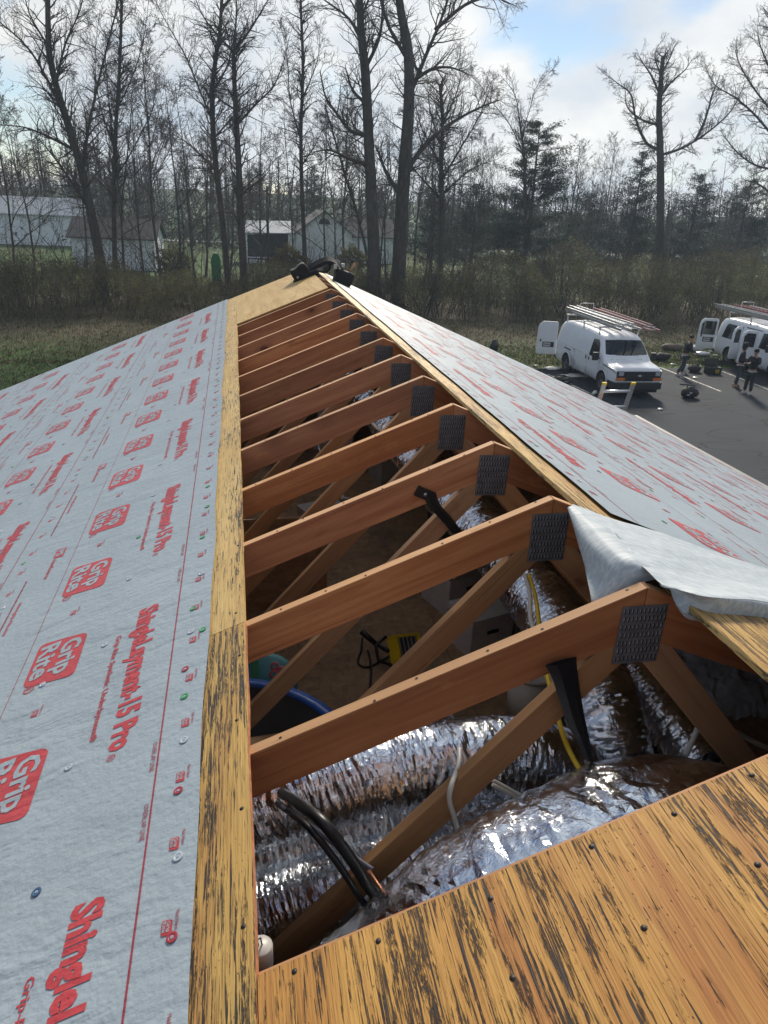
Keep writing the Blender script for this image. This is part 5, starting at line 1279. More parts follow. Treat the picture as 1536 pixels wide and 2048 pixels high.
def drawn_tree(Y, trunk, limbs, r0, label, seed, dens=2.0, L0=2.2, r1=.35, bark='bark', depthdev=1.6, maxd=2):
    """trunk and main limbs from their outline in the photo, stood up at distance Y with limbs reaching fore and aft"""
    rs = random.Random(seed); base = at_y(*trunk[0], Y); base.z = GZ
    t = thing('bare_tree', label, 'tree', base, 0, GROUPT)
    p0 = at_y(*trunk[0], Y); P = cat([base]+[at_y(px, py, Y+rs.uniform(-.3, .3)) for px, py in trunk[(0 if p0.z > GZ+.8 else 1):]], 5)
    n = len(P)-1; rad = [r0*(1-(1-r1)*(i/n)**.85)*(1.25 if i == 0 else 1) for i in range(n+1)]
    P2 = [p-base for p in P]; tb = Tubes(); tb.add(P2, rad, 9); trk = tb.mesh('trunk', MAT[bark]); child('trunk', trk, t)
    tb = Tubes(); limb_twigs(tb, rs, P2, rad, dens*.8, L0, maxd, u0=.35)
    for lm in limbs:
        dev = rs.uniform(-1, 1)*depthdev; k = len(lm[0]) if isinstance(lm[0][0], tuple) else len(lm); pts = lm
        q = cat([at_y(px, py, Y+dev*(i/max(1, len(pts)-1))) for i, (px, py) in enumerate(pts)], 4); q = [p-base for p in q]
        j = min(range(len(P2)), key=lambda i_: (P2[i_]-q[0]).length); rl = rad[j]*(.72 if j > .86*len(P2) else .44); m_ = len(q)-1
        rr = [max(.012, rl*(1-.85*i/m_)) for i in range(m_+1)]; tb.add(q, rr, 6); limb_twigs(tb, rs, q, rr, dens*1.25, L0*.85, maxd)
    child('crown', tb.mesh('crown', MAT['twig']), t); return t
drawn_tree(46, [(750, 585), (745, 430), (738, 290), (731, 150), (722, 60), (716, -70)], [[(739, 270), (702, 262), (672, 225), (650, 190), (640, 140)], [(726, 90), (700, 40), (660, 8), (620, -20)], [(734, 130), (760, 70), (768, -20), (775, -80)], [(742, 330), (700, 318), (660, 300), (625, 305)], [(736, 210), (705, 180), (690, 130)], [(720, 40), (740, -10), (750, -60)]], .50, 'left of the twin tall thick trunked trees beyond the ridge end', 1, 1.5, 2.4)
drawn_tree(46.8, [(796, 580), (803, 430), (811, 310), (818, 205), (816, 100), (802, 25), (790, -70)], [[(818, 195), (850, 115), (880, 45), (905, -30), (925, -90)], [(816, 120), (782, 62), (762, 5), (755, -60)], [(808, 350), (850, 290), (905, 245), (960, 215), (1000, 200)], [(806, 400), (770, 340), (752, 290)], [(870, 60), (930, 10), (985, -5), (1030, 12)], [(817, 170), (860, 140), (900, 135), (940, 150)]], .56, 'right of the twin tall thick trunked trees beyond the ridge end', 2, 1.5, 2.4)
drawn_tree(48, [(200, 520), (185, 440), (165, 345), (138, 255), (112, 170), (98, 95), (95, -40)], [[(138, 255), (95, 160), (55, 95), (0, 45), (-40, 20)], [(165, 345), (178, 250), (205, 130), (235, 10), (245, -60)], [(150, 300), (100, 275), (50, 255), (0, 250)], [(112, 170), (130, 90), (160, 20), (175, -50)], [(180, 420), (120, 330), (80, 280)], [(98, 95), (60, 30), (45, -30)]], .36, 'tall leaning tree forking low before the long white shed', 3, 2.1, 2.2)
drawn_tree(47, [(457, 575), (446, 450), (431, 320), (424, 200), (431, 120), (440, 60), (446, -50)], [[(424, 240), (395, 170), (370, 110), (330, 40), (300, -20)], [(422, 190), (455, 130), (470, 60), (480, -30)], [(430, 340), (380, 290), (340, 265)], [(425, 280), (460, 240), (490, 200)]], .24, 'slender tree just left of the straight one with the V fork', 4, 2.4, 1.9)
drawn_tree(45.5, [(489, 575), (482, 430), (476, 300), (470, 190), (467, 104)], [[(467, 104), (435, 70), (405, 30), (380, -30)], [(467, 104), (500, 60), (530, 10), (555, -30)], [(467, 110), (472, 40), (474, -50)], [(474, 250), (515, 205), (545, 175), (565, 130), (580, 70)], [(472, 220), (435, 195), (410, 160)], [(480, 390), (520, 360), (540, 340)]], .30, 'straight trunked tree opening in a wide V fork left of the ridge end', 5, 2.2, 2.0)
drawn_tree(50, [(230, 520), (228, 380), (232, 250), (240, 120), (245, -60)], [[(230, 300), (200, 210), (190, 120), (200, 20)], [(234, 220), (270, 140), (290, 60), (300, -30)], [(229, 360), (265, 300), (300, 230), (320, 180)]], .20, 'thin upright tree right behind the leaning one', 6, 2.3, 1.9)
drawn_tree(52, [(610, 520), (604, 380), (602, 260), (606, 140), (602, 20), (600, -60)], [[(603, 280), (580, 200), (575, 120), (560, 40)], [(605, 200), (635, 120), (640, 60)], [(604, 330), (630, 290), (650, 250)]], .19, 'thin grey stemmed tree before the white house', 7, 2.4, 1.7)
drawn_tree(58, [(1318, 500), (1321, 380), (1320, 290), (1318, 220), (1322, 160), (1326, 112)], [[(1320, 300), (1292, 285), (1272, 240), (1262, 190), (1240, 170), (1205, 145)], [(1322, 310), (1362, 297), (1405, 272), (1445, 240), (1470, 210), (1490, 165)], [(1318, 250), (1285, 240), (1255, 215), (1250, 180)], [(1320, 195), (1342, 165), (1370, 140), (1383, 120)], [(1320, 190), (1302, 150), (1285, 125), (1278, 112)], [(1390, 283), (1410, 240), (1425, 190), (1440, 150)], [(1322, 150), (1340, 115), (1350, 92)], [(1322, 150), (1310, 115), (1316, 90)]], .42, 'gnarled broken topped tree with a wide low arm above the parked vans', 8, 2.0, 1.5, bark='bark')
drawn_tree(52, [(880, 540), (884, 430), (882, 330), (885, 240), (880, 170)], [[(882, 330), (845, 260), (830, 200)], [(884, 360), (925, 290), (960, 230), (985, 160)], [(885, 250), (915, 180), (925, 120)], [(884, 300), (860, 220), (855, 150)], [(884, 390), (940, 340), (990, 320)], [(884, 400), (830, 340), (815, 300)]], .28, 'round headed bushy bare tree right of the twin trunks', 9, 3.2, 1.9)
drawn_tree(56, [(1052, 500), (1050, 380), (1048, 310), (1040, 250)], [[(1048, 310), (1020, 250), (985, 205), (960, 170), (940, 150)], [(1044, 270), (1062, 210), (1075, 170), (1110, 135)], [(1040, 250), (1030, 190), (1000, 150)]], .20, 'pale arching tree rising out of the dark cedar', 10, 2.2, 1.6)
drawn_tree(55, [(1560, 520), (1555, 380), (1550, 250), (1545, 120), (1540, 20)], [[(1552, 280), (1510, 230), (1470, 195), (1430, 170), (1410, 130)], [(1550, 230), (1510, 180), (1480, 130), (1470, 100)], [(1554, 340), (1510, 330), (1470, 300), (1440, 260)], [(1546, 150), (1520, 90), (1515, 50)], [(1556, 400), (1520, 370), (1490, 360)]], .36, 'spreading tree at the right border of the view', 11, 2.4, 1.8)
drawn_tree(54, [(735, 520), (715, 430), (690, 350), (670, 280), (650, 210)], [[(690, 350), (700, 270), (690, 200)], [(670, 280), (630, 250), (600, 240)]], .14, 'thin tree slanting left in front of the white house gable', 12, 2.5, 1.4)
# ---- a few generic trees, copied with their own size and turn
def generic(seed, H, r, maxd=4, spread=(.35, .8), start=.25, kids=(6, 8), fork=False, up=.16, ratio=.55):
    rs = random.Random(seed); tb = Tubes(); n = 9; pts = [Vector((0, 0, 0))]; d = Vector((rs.gauss(0, .06), rs.gauss(0, .06), 1)).normalized()
    for i in range(n): d = (d+Vector((rs.gauss(0, .06), rs.gauss(0, .06), .1))).normalized(); pts.append(pts[-1]+d*H/n)
    rad = [r*(1-.88*i/n) for i in range(n+1)]; rad[0] *= 1.3; tb.add(pts, rad, 7); trk = tb.mesh('trunk', MAT['bark'])
    tb = Tubes(); k = int(H*1.15)
    for q in range(k):
        u = start+(1-start)*(q+rs.random())/k; x = u*n; i = min(n-1, int(x)); pp = pts[i].lerp(pts[i+1], x-i); t_ = (pts[i+1]-pts[i]).normalized(); a = rs.uniform(*spread); ax = t_.orthogonal().normalized(); ax.rotate(Quaternion(t_, rs.uniform(0, 6.283)))
        grow(tb, rs, pp, (t_*math.cos(a)+ax*math.sin(a)).normalized(), H*.42*(1.15-u)*rs.uniform(.6, 1.1)+.5, max(.012, rad[i]*.5), 1, maxd, up, .16, (5, 7), (.4, .95), ratio=ratio, minr=.0075)
    return trk, tb.mesh('crown', MAT['twig'])
kinds = [generic(101, 15, .115), generic(102, 13, .095, spread=(.5, 1.1), start=.18), generic(103, 17, .125, spread=(.3, .65), start=.3), generic(104, 11, .08, spread=(.6, 1.2), start=.12, up=.05)]
look = ['tall open crowned bare tree', 'wide twiggy bare tree', 'tall narrow bare tree', 'low spreading bare tree']
spots = []
rs = random.Random(77)
for px, Y, k, s_ in [(20, 52, 1, 1.0), (65, 60, 3, 1.1), (285, 54, 1, .95), (320, 60, 2, 1.0), (355, 50, 3, 1.2), (390, 56, 1, 1.0), (520, 60, 1, 1.0), (655, 60, 1, .95), (690, 66, 2, .9), (775, 60, 1, 1.0), (850, 58, 3, 1.15), (930, 60, 1, .9), (985, 66, 0, .8), (1095, 62, 1, .75), (1130, 56, 2, .66), (1165, 60, 1, .75), (1215, 66, 0, .72), (1260, 64, 3, .95), (1370, 66, 1, .8), (1420, 60, 3, 1.05), (1470, 68, 1, .85), (1515, 62, 0, .7), (-40, 55, 2, 1), (170, 66, 1, 1.1), (260, 70, 2, 1.05), (460, 70, 1, 1.1), (590, 72, 3, 1.3), (720, 74, 1, 1.1), (830, 72, 0, 1.0), (1030, 72, 3, 1.1), (1580, 60, 1, .9), (1340, 74, 3, 1.1), (1190, 76, 2, .8), (245, 56, 3, 1.25), (410, 63, 3, 1.3), (540, 62, 3, 1.0), (670, 72, 3, 1.2), (760, 70, 3, 1.25), (905, 66, 1, .95), (950, 72, 1, .95)]:
    spots.append((px, Y, k, s_))
between = {0: 'far left', 1: 'left', 2: 'centre left', 3: 'centre', 4: 'centre right', 5: 'right', 6: 'far right'}
cnt = {}
for px, Y, k, s_ in spots:
    b_ = at_y(px, 520, Y); t = bpy.data.objects.new('bare_tree', None); COL.objects.link(t); t.location = (b_.x, Y, GZ); t.rotation_euler = (0, 0, rs.uniform(0, 6.28)); t.scale = (s_*rs.uniform(.9, 1.1),)*2+(s_,)
    zone = ('at the left border' if px < 0 else 'before the long white shed' if px < 150 else 'by the dark roofed white shed' if px < 380 else 'left of the white house porch' if px < 500 else 'at the white house' if px < 700 else 'behind the twin thick trunks' if px < 860 else 'left of the dark cedar' if px < 1000 else 'at the dark cedar' if px < 1110 else 'left of the gnarled broken topped tree' if px < 1290 else 'right of the gnarled broken topped tree' if px < 1480 else 'at the right border')
    dist_ = 'near' if Y < 57 else 'middle distance' if Y < 65 else 'farther'
    tag(t, '%s %s, %s row' % (look[k], zone, dist_), 'tree', GROUPT)
    child('trunk', kinds[k][0], t); child('crown', kinds[k][1], t)
dup_ = {}
for o in [o for o in bpy.data.objects if o.get('group') == GROUPT]: dup_.setdefault(o['label'], []).append(o)
for lb, os_ in dup_.items():
    if len(os_) > 1:
        os_.sort(key=lambda o: math.atan2(o.location.x-CAM.x, o.location.y-CAM.y)); nm_ = {2: ('left', 'right'), 3: ('left', 'middle', 'right')}.get(len(os_), ['number %d from the left' % (i+1) for i in range(len(os_))])
        for o, w_ in zip(os_, nm_): o['label'] = w_+' of '+str(len(os_))+', '+lb
# ---- saplings and brush standing in the thicket
def brush(seed, stems=9, H=4.2):
    rs = random.Random(seed); tb = Tubes()
    for i in range(stems):
        p = Vector((rs.uniform(-.8, .8), rs.uniform(-.6, .6), 0)); d = Vector((rs.gauss(0, .32), rs.gauss(0, .25), 1)).normalized()
        grow(tb, rs, p, d, H*rs.uniform(.6, 1.15), rs.uniform(.018, .04), 2, 4, .05, .15, (5, 7), (.4, 1.0), minr=.006, start=.25, ratio=.5)
    return tb.mesh('brush', MAT['twig'])
bk = [brush(201), brush(202, 7, 5.2), brush(203, 11, 3.4)]
for i in range(44):
    x = -24+i*1.32+rs.uniform(-.4, .4); Y = rs.uniform(42, 48)
    o = bpy.data.objects.new('brush', bk[i % 3]); COL.objects.link(o); o.location = (x, Y, GZ); o.rotation_euler = (0, 0, rs.uniform(0, 6.28)); q = rs.uniform(.8, 1.25); o.scale = (q, q, q)
    tag(o, 'leafless brush stems rising from the thicket', 'brush', 'brush stems along the thicket')
# ---- leafy thicket : countless stems and small leaves, one mass
MAT['thicket'] = leafmat('thicket_leaf', [(.085, .098, .030), (.14, .148, .046), (.19, .175, .06), (.155, .125, .068), (.115, .132, .042)])
MAT['thickdry'] = leafmat('thicket_dry_leaf', [(.11, .088, .064), (.17, .14, .105), (.21, .175, .13)])
def thicket(name, n, x0, x1, ybase, depth, hfun, mat, seed, size, label):
    rs = np.random.RandomState(seed); x = rs.uniform(x0, x1, n); h = hfun(x)
    lump = .55+.45*np.sin(x*.9+1.3*np.sin(x*.37)+seed)*np.sin(x*.31+2)
    dy = rs.uniform(0, 1, n); u = rs.beta(1.6, 1.25, n); top = h*(.72+.28*lump)*np.sqrt(np.clip(1-(dy-.5)**2*2.2, .2, 1)); z = GZ+u*top
    bulge = .8*np.sin(x*1.7+u*3)+.5*np.sin(x*3.9-u*5)
    y = ybase(x)+dy*depth+bulge*(1-dy); P = np.stack([x, y, z], -1)
    # gaps between the clumps
    g = np.sin(x*2.3+z*1.9+1.1*np.sin(y*1.3))+np.sin(x*1.1-z*2.7+y*.8)+.6*np.sin(x*5.1+z*4.3); P = P[g+rs.normal(0, .5, n) > -.75]; n = len(P)
    k = 3; a = rs.normal(0, 1, (n, 3)); a /= np.linalg.norm(a, axis=1)[:, None]; b_ = np.cross(a, rs.normal(0, 1, (n, 3))); b_ /= np.linalg.norm(b_, axis=1)[:, None]
    s_ = rs.uniform(.5, 1.4, n)[:, None]*size
    co = np.stack([P-a*s_, P+b_*s_*.75, P+a*s_], 1).reshape(-1, 3)
    return tag(obj(name, poly_mesh(name, co, 3, n, mat)), label, 'thicket', kind='stuff')
yb = lambda x: 40.6+.0*x+1.0*np.sin(x*.21)+.6*np.sin(x*.7)
hR = lambda x: np.clip(2.7+np.clip((x-4)*.10, 0, 2.0)+.5*np.sin(x*.43)+.35*np.sin(x*1.3), 1.5, 5.4)
thicket('thicket', 230000, -30, 46, yb, 8, hR, MAT['thicket'], 1, .062, 'olive green leafy thicket running along the back of the lawn')
thicket('thicket', 90000, -30, 46, lambda x: yb(x)-.3, 8.5, lambda x: hR(x)*1.05, MAT['thickdry'], 2, .055, 'brown dry leaves mixed through the thicket behind the lawn')
tb = Tubes(); rs2 = random.Random(5)
for i in range(1500):
    x = rs2.uniform(-30, 46); y = float(yb(np.array(x)))+rs2.uniform(-.2, 7); h_ = float(hR(np.array(x)))*rs2.uniform(.5, 1.1); d = Vector((rs2.gauss(0, .3), rs2.gauss(0, .3), 1)).normalized(); p = Vector((x, y, GZ)); m_ = p+d*h_*.5+V(rs2.gauss(0, .15), rs2.gauss(0, .15), 0); e_ = p+d*h_+V(rs2.gauss(0, .35), rs2.gauss(0, .3), -.1)
    tb.add([p, m_, e_], [.018, .013, .006], 3)
    for q in range(3): s0_ = m_.lerp(e_, rs2.random()); tb.add([s0_, s0_+V(rs2.gauss(0, .4), rs2.gauss(0, .4), rs2.uniform(.1, .6))], [.008, .005], 3)
tag(obj('thicket_stems', tb.mesh('thicket_stems', MAT['twig'])), 'tangle of thin brown stems inside the thicket', 'stems', kind='stuff')
# yellowing shrub by the white house
def shrub(px, py, Y, r, n, mat, label, seed):
    c = at_y(px, py, Y); t = thing('shrub', label, 'shrub', (c.x, Y, GZ)); rs = np.random.RandomState(seed); a = rs.normal(0, 1, (n, 3)); a /= np.linalg.norm(a, axis=1)[:, None]
    hgt = c.z-GZ; P = a*np.array([r, r, r*.9])*(rs.uniform(.35, 1, n)**.5)[:, None]*(1+.25*np.sin(a[:, :1]*7+a[:, 2:]*9))+np.array([0, 0, hgt]); P[:, 2] = np.maximum(P[:, 2], .1)
    d = rs.normal(0, 1, (n, 3)); d /= np.linalg.norm(d, axis=1)[:, None]; e = np.cross(d, rs.normal(0, 1, (n, 3))); e /= np.linalg.norm(e, axis=1)[:, None]; s_ = rs.uniform(.05, .11, n)[:, None]
    child('foliage', poly_mesh('foliage', np.stack([P-d*s_, P+e*s_*.7, P+d*s_], 1).reshape(-1, 3), 3, n, mat), t)
    tb = Tubes(); r_ = random.Random(seed)
    for i in range(10): tb.add([Vector((0, 0, 0)), Vector((r_.gauss(0, r*.3), r_.gauss(0, r*.3), hgt*.6)), Vector((r_.gauss(0, r*.6), r_.gauss(0, r*.6), hgt+r*.6))], [.03, .02, .008], 4)
    child('stems', tb.mesh('stems', MAT['twig']), t); return t
MAT['gold'] = leafmat('yellowing_leaf', [(.10, .085, .018), (.17, .13, .03), (.09, .09, .03)])
shrub(580, 525, 52, 1.25, 5000, MAT['gold'], 'yellowing shrub in front of the white house porch', 1)
shrub(705, 520, 53, 1.1, 3800, MAT['thicket'], 'green shrub left of the twin thick trunks', 2)
shrub(350, 525, 52, 1.2, 3500, MAT['thicket'], 'olive shrub below the dark roofed white shed', 3)
# ---- evergreens
MAT['cedar'] = leafmat('cedar_foliage', [(.018, .030, .020), (.030, .045, .028), (.042, .056, .034)], .8)
def cedar(px, Y, ztop_py, w, label, seed, n=26000, pw=.55):
    c = at_y(px, ztop_py, Y); H = c.z-GZ; t = thing('cedar_tree', label, 'tree', (c.x, Y, GZ)); rs = np.random.RandomState(seed); r_ = random.Random(seed)
    tb = Tubes(); tb.add([Vector((0, 0, 0)), Vector((.05, 0, H*.5)), Vector((0, .05, H*.95))], [.22, .13, .03], 7); child('trunk', tb.mesh('trunk', MAT['bark']), t)
    P = []; tb = Tubes(); nb = 95
    for i in range(nb):
        u = (i+r_.random())/nb; z = H*(.12+.86*u); R_ = w*(1-u)**pw*(.55+.55*r_.random())+.15; a = r_.uniform(0, 6.283); tip = Vector((R_*math.cos(a), R_*math.sin(a), z+R_*r_.uniform(-.05, .45))); tb.add([Vector((0, 0, z)), tip], [.035, .008], 3)
        m = int(n/nb*(.4+1.2*(1-u))); q = rs.uniform(.25, 1.08, m); c_ = np.outer(q, np.array(tip)-np.array([0, 0, z]))+np.array([0, 0, z]); P.append(c_+rs.normal(0, 1, (m, 3))*np.array([.26, .26, .16])*(.5+.6*(R_/w)))
    P = np.concatenate(P); n = len(P); d = rs.normal(0, 1, (n, 3)); d /= np.linalg.norm(d, axis=1)[:, None]; e = np.cross(d, rs.normal(0, 1, (n, 3))); e /= np.linalg.norm(e, axis=1)[:, None]; s_ = rs.uniform(.05, .13, n)[:, None]
    child('branches', tb.mesh('branches', MAT['twig']), t); child('foliage', poly_mesh('foliage', np.stack([P-d*s_, P+e*s_*.5, P+d*s_], 1).reshape(-1, 3), 3, n, MAT['cedar']), t)
cedar(1082, 57, 238, 4.3, 'big dark cedar with a rounded top right of centre', 1, 46000, .36)
cedar(1290, 63, 300, 3.4, 'layered dark cedar behind the gnarled tree', 2, 20000)
cedar(1405, 66, 345, 4.8, 'broad dark cedar right of the gnarled tree', 3, 20000)
cedar(1505, 64, 355, 4.4, 'dark cedar at the right border', 4, 16000)
cedar(955, 64, 365, 4.0, 'low dark cedar left of the big rounded one', 5, 18000)
cedar(1185, 68, 385, 4.0, 'low dark cedar between the big rounded one and the gnarled tree', 6, 14000)
cedar(628, 94, 330, 2.2, 'narrow dark cedar behind the white house', 7, 12000)
cedar(870, 70, 385, 3.0, 'low dark cedar right of the twin trunks', 8, 14000)
# broken pale stump
st = thing('dead_stump', 'pale broken dead trunk standing right of the gnarled tree', 'tree trunk', at_y(1340, 500, 57)*1)
st.location.z = GZ; b_ = Vector(st.location); tp = at_y(1342, 415, 57)-b_; child('trunk', MB().tube([(0, 0, 0), (tp.x*.5, .05, tp.z*.55), (tp.x, 0, tp.z*.9), (tp.x+.1, 0, tp.z)], [.34, .27, .2, .05], 9).mesh('trunk', MAT['palebark']), st)
child('splinter', MB().tube([(tp.x-.12, 0, tp.z*.85), (tp.x-.2, 0, tp.z*1.12)], [.1, .02], 5).mesh('splinter', MAT['palebark']), st)
# utility pole
up_ = at_y(536, 500, 62); pt = at_y(534, 372, 62); po = thing('utility_pole', 'thin brown utility pole standing before the white house porch', 'pole', (up_.x, 62, GZ))
child('post', MB().tube([(0, 0, 0), (pt.x-up_.x, 0, pt.z-GZ)], [.13, .10], 10).mesh('post', MAT['palebark']), po); child('cross_piece', MB().box((pt.x-up_.x, 0, pt.z-GZ-.35), (.5, .08, .1)).mesh('cross_piece', MAT['palebark']), po)
# ---- distant wood: too far to tell the trees apart
tb = Tubes(); r_ = random.Random(44)
for i in range(430):
    Y = r_.uniform(95, 175); x = r_.uniform(-.62, .78)*Y*1.15+4; H = r_.uniform(9, 15)*(1.0 if x < 0 else .82); p = Vector((x, Y, GZ+max(0, (Y-125)*.03))); k = 4
    top_ = p+V(r_.gauss(0, .8), 0, H); tb.add([p, p.lerp(top_, .5)+V(r_.gauss(0, .3), 0, 0), top_], [.20, .13, .03], 4)
    for q in range(26):
        u = r_.uniform(.15, .98); s0_ = p.lerp(top_, u); L_ = H*.34*(1.15-u)*r_.uniform(.6, 1.2); d = V(r_.gauss(0, 1), r_.gauss(0, 1), r_.uniform(.3, 1.3)).normalized(); e_ = s0_+d*L_; tb.add([s0_, e_], [.05, .02], 3)
        for w_ in range(3): f_ = s0_.lerp(e_, r_.uniform(.3, 1)); tb.add([f_, f_+V(r_.gauss(0, 1), r_.gauss(0, 1), r_.uniform(.2, 1.2)).normalized()*L_*.5], [.028, .014], 3)
tag(obj('far_wood', tb.mesh('far_wood', MAT['twig'])), 'far brown wood closing the view behind the houses', 'wood', kind='stuff')
rsn = np.random.RandomState(8); n = 70000; Y = rsn.uniform(95, 160, n); x = rsn.uniform(-.62, .85, n)*Y; cl_ = np.sin(x*.23+Y*.11)+np.sin(x*.09-Y*.21); z = GZ+rsn.beta(1.2, 1.6, n)*(6.0+2.6*cl_)*np.where(x > 5, 1.1, .8); P = np.stack([x, Y, z], -1)
d = rsn.normal(0, 1, (n, 3)); d /= np.linalg.norm(d, axis=1)[:, None]; e = np.cross(d, rsn.normal(0, 1, (n, 3))); e /= np.linalg.norm(e, axis=1)[:, None]; s_ = rsn.uniform(.14, .34, n)[:, None]
tag(obj('far_undergrowth', poly_mesh('far_undergrowth', np.stack([P-d*s_, P+e*s_*.7, P+d*s_], 1).reshape(-1, 3), 3, n, MAT['cedar'])), 'dark far undergrowth between the distant trunks', 'undergrowth', kind='stuff')
# ================================================================== houses beyond the thicket
MAT['metalroof'] = simple('pale_metal_roof', (.40, .43, .47), .7, metal=.0, var=.1)
MAT['whitewall'] = simple('white_boards', (.80, .85, .92), .6, var=.06)
MAT['shingle'] = simple('dark_shingles', (.055, .052, .055), .8, var=.25, scale=10)
MAT['vwin'] = simple('dark_window', (.02, .025, .03), .2)
def gable_house(name, label, c, size, rz, pitch, wall, roof, axis='x', seams=0):
    """c: middle of the footprint; ridge along local x"""
    t = thing(name, label, 'house' if 'house' in name else 'shed', c, rz); L, D, Hh = size; rh = pitch*D/2; ov = .35
    child('wall', MB().prism([(-D/2, 0), (D/2, 0), (D/2, Hh), (0, Hh+rh), (-D/2, Hh)], 'x', -L/2, L/2).mesh('wall', wall), t)
    for i in range(3, int(Hh/.25)): pass
    th = .09
    rf = MB(); e = D/2+ov; ez = Hh-pitch*ov
    rf.prism([(-e, ez+.02), (0, Hh+rh+.02), (e, ez+.02), (e, ez+th+.02), (0, Hh+rh+th+.02), (-e, ez+th+.02)], 'x', -L/2-ov, L/2+ov); r_ = child('roof', rf.mesh('roof', roof), t)
    if seams:
        sb = MB(); n = int((L+2*ov)/seams)
        for i in range(n+1):
            x = -L/2-ov+.03+i*(L+2*ov-.06)/n
            for s in (-1, 1): sb.bar((x, s*e, ez+th+.03), (x, 0, Hh+rh+th+.03), .03, .03)
        child('roof_seam', sb.mesh('roof_seam', roof), r_)
    lap = MB()
    z = .25
    while z < Hh: 
        for s in (-1, 1): lap.box((0, s*(D/2+.008), z), (L, .016, .02))
        for s in (-1, 1): lap.box((s*(L/2+.008), 0, z), (.016, D, .02))
        z += .25
    child('siding_laps', lap.mesh('siding_laps', wall), t)
    return t
a = at_y(-30, 482, 96); b_ = at_y(176, 488, 96)
h1 = gable_house('long_shed', 'long white shed with a pale metal roof at the far left', ((a.x+b_.x)/2-1, 99, GZ), (b_.x-a.x+3, 6.5, 3.5), R(1), .52, MAT['whitewall'], MAT['metalroof'], seams=.9)
for i in range(3): child('door', MB().box((-4+3.6*i, -3.27, 1.2), (1.2, .04, 2.3)).mesh('door', MAT['vwin'] if i == 9 else MAT['whitewall']), h1)
a = at_y(150, 540, 67); b_ = at_y(316, 540, 67)
h2 = gable_house('shed', 'white shed with a dark shingled roof left of the green shelter', ((a.x+b_.x)/2, 70.0, GZ), (b_.x-a.x, 5.0, 2.7), R(-4), .55, MAT['whitewall'], MAT['shingle'])
a = at_y(595, 520, 80); b_ = at_y(735, 520, 80)
h3 = gable_house('white_house', 'white gabled house with a half round attic window', ((a.x+b_.x)/2-.9, 84.5, GZ), (8.0, 6.0, 3.1), R(90), .72, MAT['whitewall'], MAT['shingle'])
child('attic_window', MB().prism([(.62*math.cos(R(180*i/10)), .62*math.sin(R(180*i/10))+4.0) for i in range(11)], 'y', -.03, .03).mesh('attic_window', MAT['vwin']), h3, Matrix.Rotation(R(90), 4, 'Z') @ Tm((0, 4.03, 0)) if False else Tm((-4.03, 0, 0)) @ Matrix.Rotation(R(-90), 4, 'Z'))
wing = gable_house('house_wing', 'low white wing with a dark roof on the right of the gabled house', ((a.x+b_.x)/2+4.6, 85.5, GZ), (5.2, 5.5, 2.9), 0, .6, MAT['whitewall'], MAT['shingle'])
wing['category'] = 'house'
p = at_y(525, 515, 79); pc = thing('porch', 'open porch with a pale metal roof on the left of the white house', 'porch', (p.x+.6, 81, GZ))
child('porch_roof', MB().prism([(-2.4, 2.75), (2.5, 3.05), (2.5, 3.15), (-2.4, 2.85)], 'y', -2.2, 2.4).mesh('porch_roof', MAT['metalroof']), pc, Matrix.Rotation(R(0), 4, 'X'))
rfm = MB().add([(-2.5, -2.3, 2.9), (2.6, -2.3, 3.0), (2.6, .6, 4.1), (-2.1, .6, 4.0), (-2.5, -2.3, 2.98), (2.6, -2.3, 3.08), (2.6, .6, 4.18), (-2.1, .6, 4.08)], [(3, 2, 1, 0), (4, 5, 6, 7), (0, 1, 5, 4), (1, 2, 6, 5), (2, 3, 7, 6), (3, 0, 4, 7)]); child('porch_roof', rfm.mesh('porch_roof', MAT['metalroof']), pc)
for x, y in ((-2.2, -2.0), (2.2, -2.0), (-2.2, .3)): child('post', MB().box((x, y, 1.45), (.16, .16, 2.9)).mesh('post', MAT['whitewall']), pc)
child('rail', MB().box((-.6, -2.0, .55), (3.2, .06, .12)).mesh('rail', MAT['whitewall']), pc)
child('back_wall', MB().box((0, .8, 1.9), (4.8, .1, 3.8)).mesh('back_wall', MAT['shingle']), pc)
child('steps', MB().box((-1.2, -2.5, .18), (1.6, .8, .36)).mesh('steps', MAT['whitewall']), pc)
rs = random.Random(3)
for i in range(5):
    gx = p.x-1.0+.75*i; t = MB().box((gx, 79.6+rs.uniform(-.2, .5), GZ+.5+rs.uniform(0, .3)), (rs.uniform(.4, .7), .5, rs.uniform(.9, 1.6))).build('stored_crate', MAT['black'] if i % 2 else MAT['shingle']); bevel(t.data, .04)
    tag(t, ('leftmost', 'second from left', 'middle', 'second from right', 'rightmost')[i]+' of the dark crates stored under the porch roof', 'crate', 'dark crates on the porch')
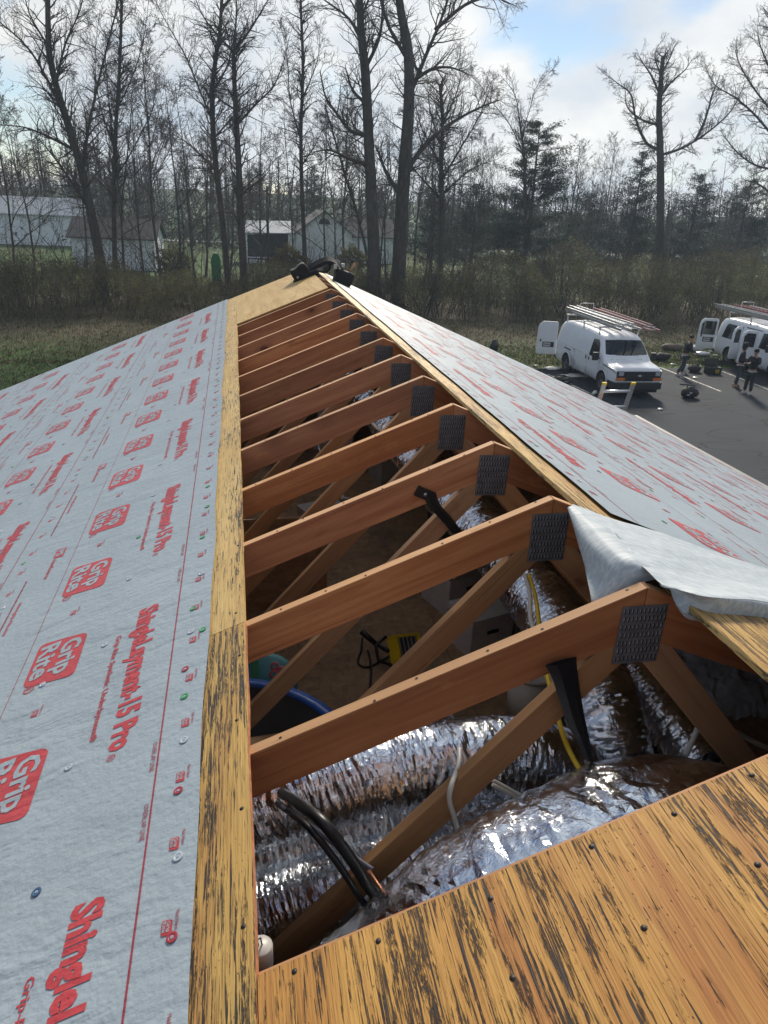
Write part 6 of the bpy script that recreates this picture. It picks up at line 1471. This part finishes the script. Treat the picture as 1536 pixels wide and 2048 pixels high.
g = at_y(433, 545, 58); gt = thing('green_shelter', 'narrow bright green upright shelter on the grass right of the dark roofed shed', 'shelter', (g.x, 58, GZ))
gm = simple('bright_green_cover', (.012, .22, .055), .5, var=.2, scale=3)
child('cover', bevel(MB().prism([(-.36, 0), (.36, 0), (.36, 1.9), (.16, 2.3), (-.16, 2.3), (-.36, 1.9)], 'y', -.4, .4).mesh('cover', gm), .05, 2), gt); child('door', MB().box((0, -.415, .9), (.5, .03, 1.6)).mesh('door', gm), gt); child('vent', MB().tube([(.2, .1, 2.1), (.2, .1, 2.6)], .05, 8).mesh('vent', MAT['pvc']), gt)
c = at_y(1190, 470, 92); cr_ = thing('far_car', 'teal car glimpsed far off between the cedars', 'car', (c.x, 92, GZ), .1)
tl = simple('teal_paint', (.06, .24, .26), .3); child('body', bevel(MB().prism([(-2.1, .3), (2.1, .3), (2.15, .75), (1.3, .9), (.8, 1.4), (-1.2, 1.42), (-1.8, .9), (-2.15, .8)], 'y', -.85, .85).mesh('body', tl), .06, 2), cr_)
child('window', MB().prism([(-1.5, .95), (1.1, .95), (.7, 1.32), (-1.1, 1.34)], 'y', -.87, .87).mesh('window', MAT['glass']), cr_)
for x in (-1.35, 1.35):
    for s in (-1, 1): child('wheel', MB().lathe([(.0001, -.1), (.32, -.1), (.32, .1), (.0001, .1)], (x, s*.8, .32), 16, rot=Matrix.Rotation(R(90), 3, 'X')).mesh('wheel', MAT['rubber']), cr_)
# ================================================================== air
mt = bpy.data.materials.new('air'); mt.use_nodes = True; t = mt.node_tree; t.nodes.clear()
o_ = t.nodes.new('ShaderNodeOutputMaterial'); pv_ = t.nodes.new('ShaderNodeVolumePrincipled'); t.links.new(pv_.outputs[0], o_.inputs['Volume'])
pv_.inputs['Color'].default_value = (.62, .78, .98, 1); pv_.inputs['Density'].default_value = .0008; pv_.inputs['Anisotropy'].default_value = .25
tag(MB().box((0, 155, (GZ-1.2+26)/2), (860, 570, 26-GZ+1.2)).build('haze', mt), kind='stuff')
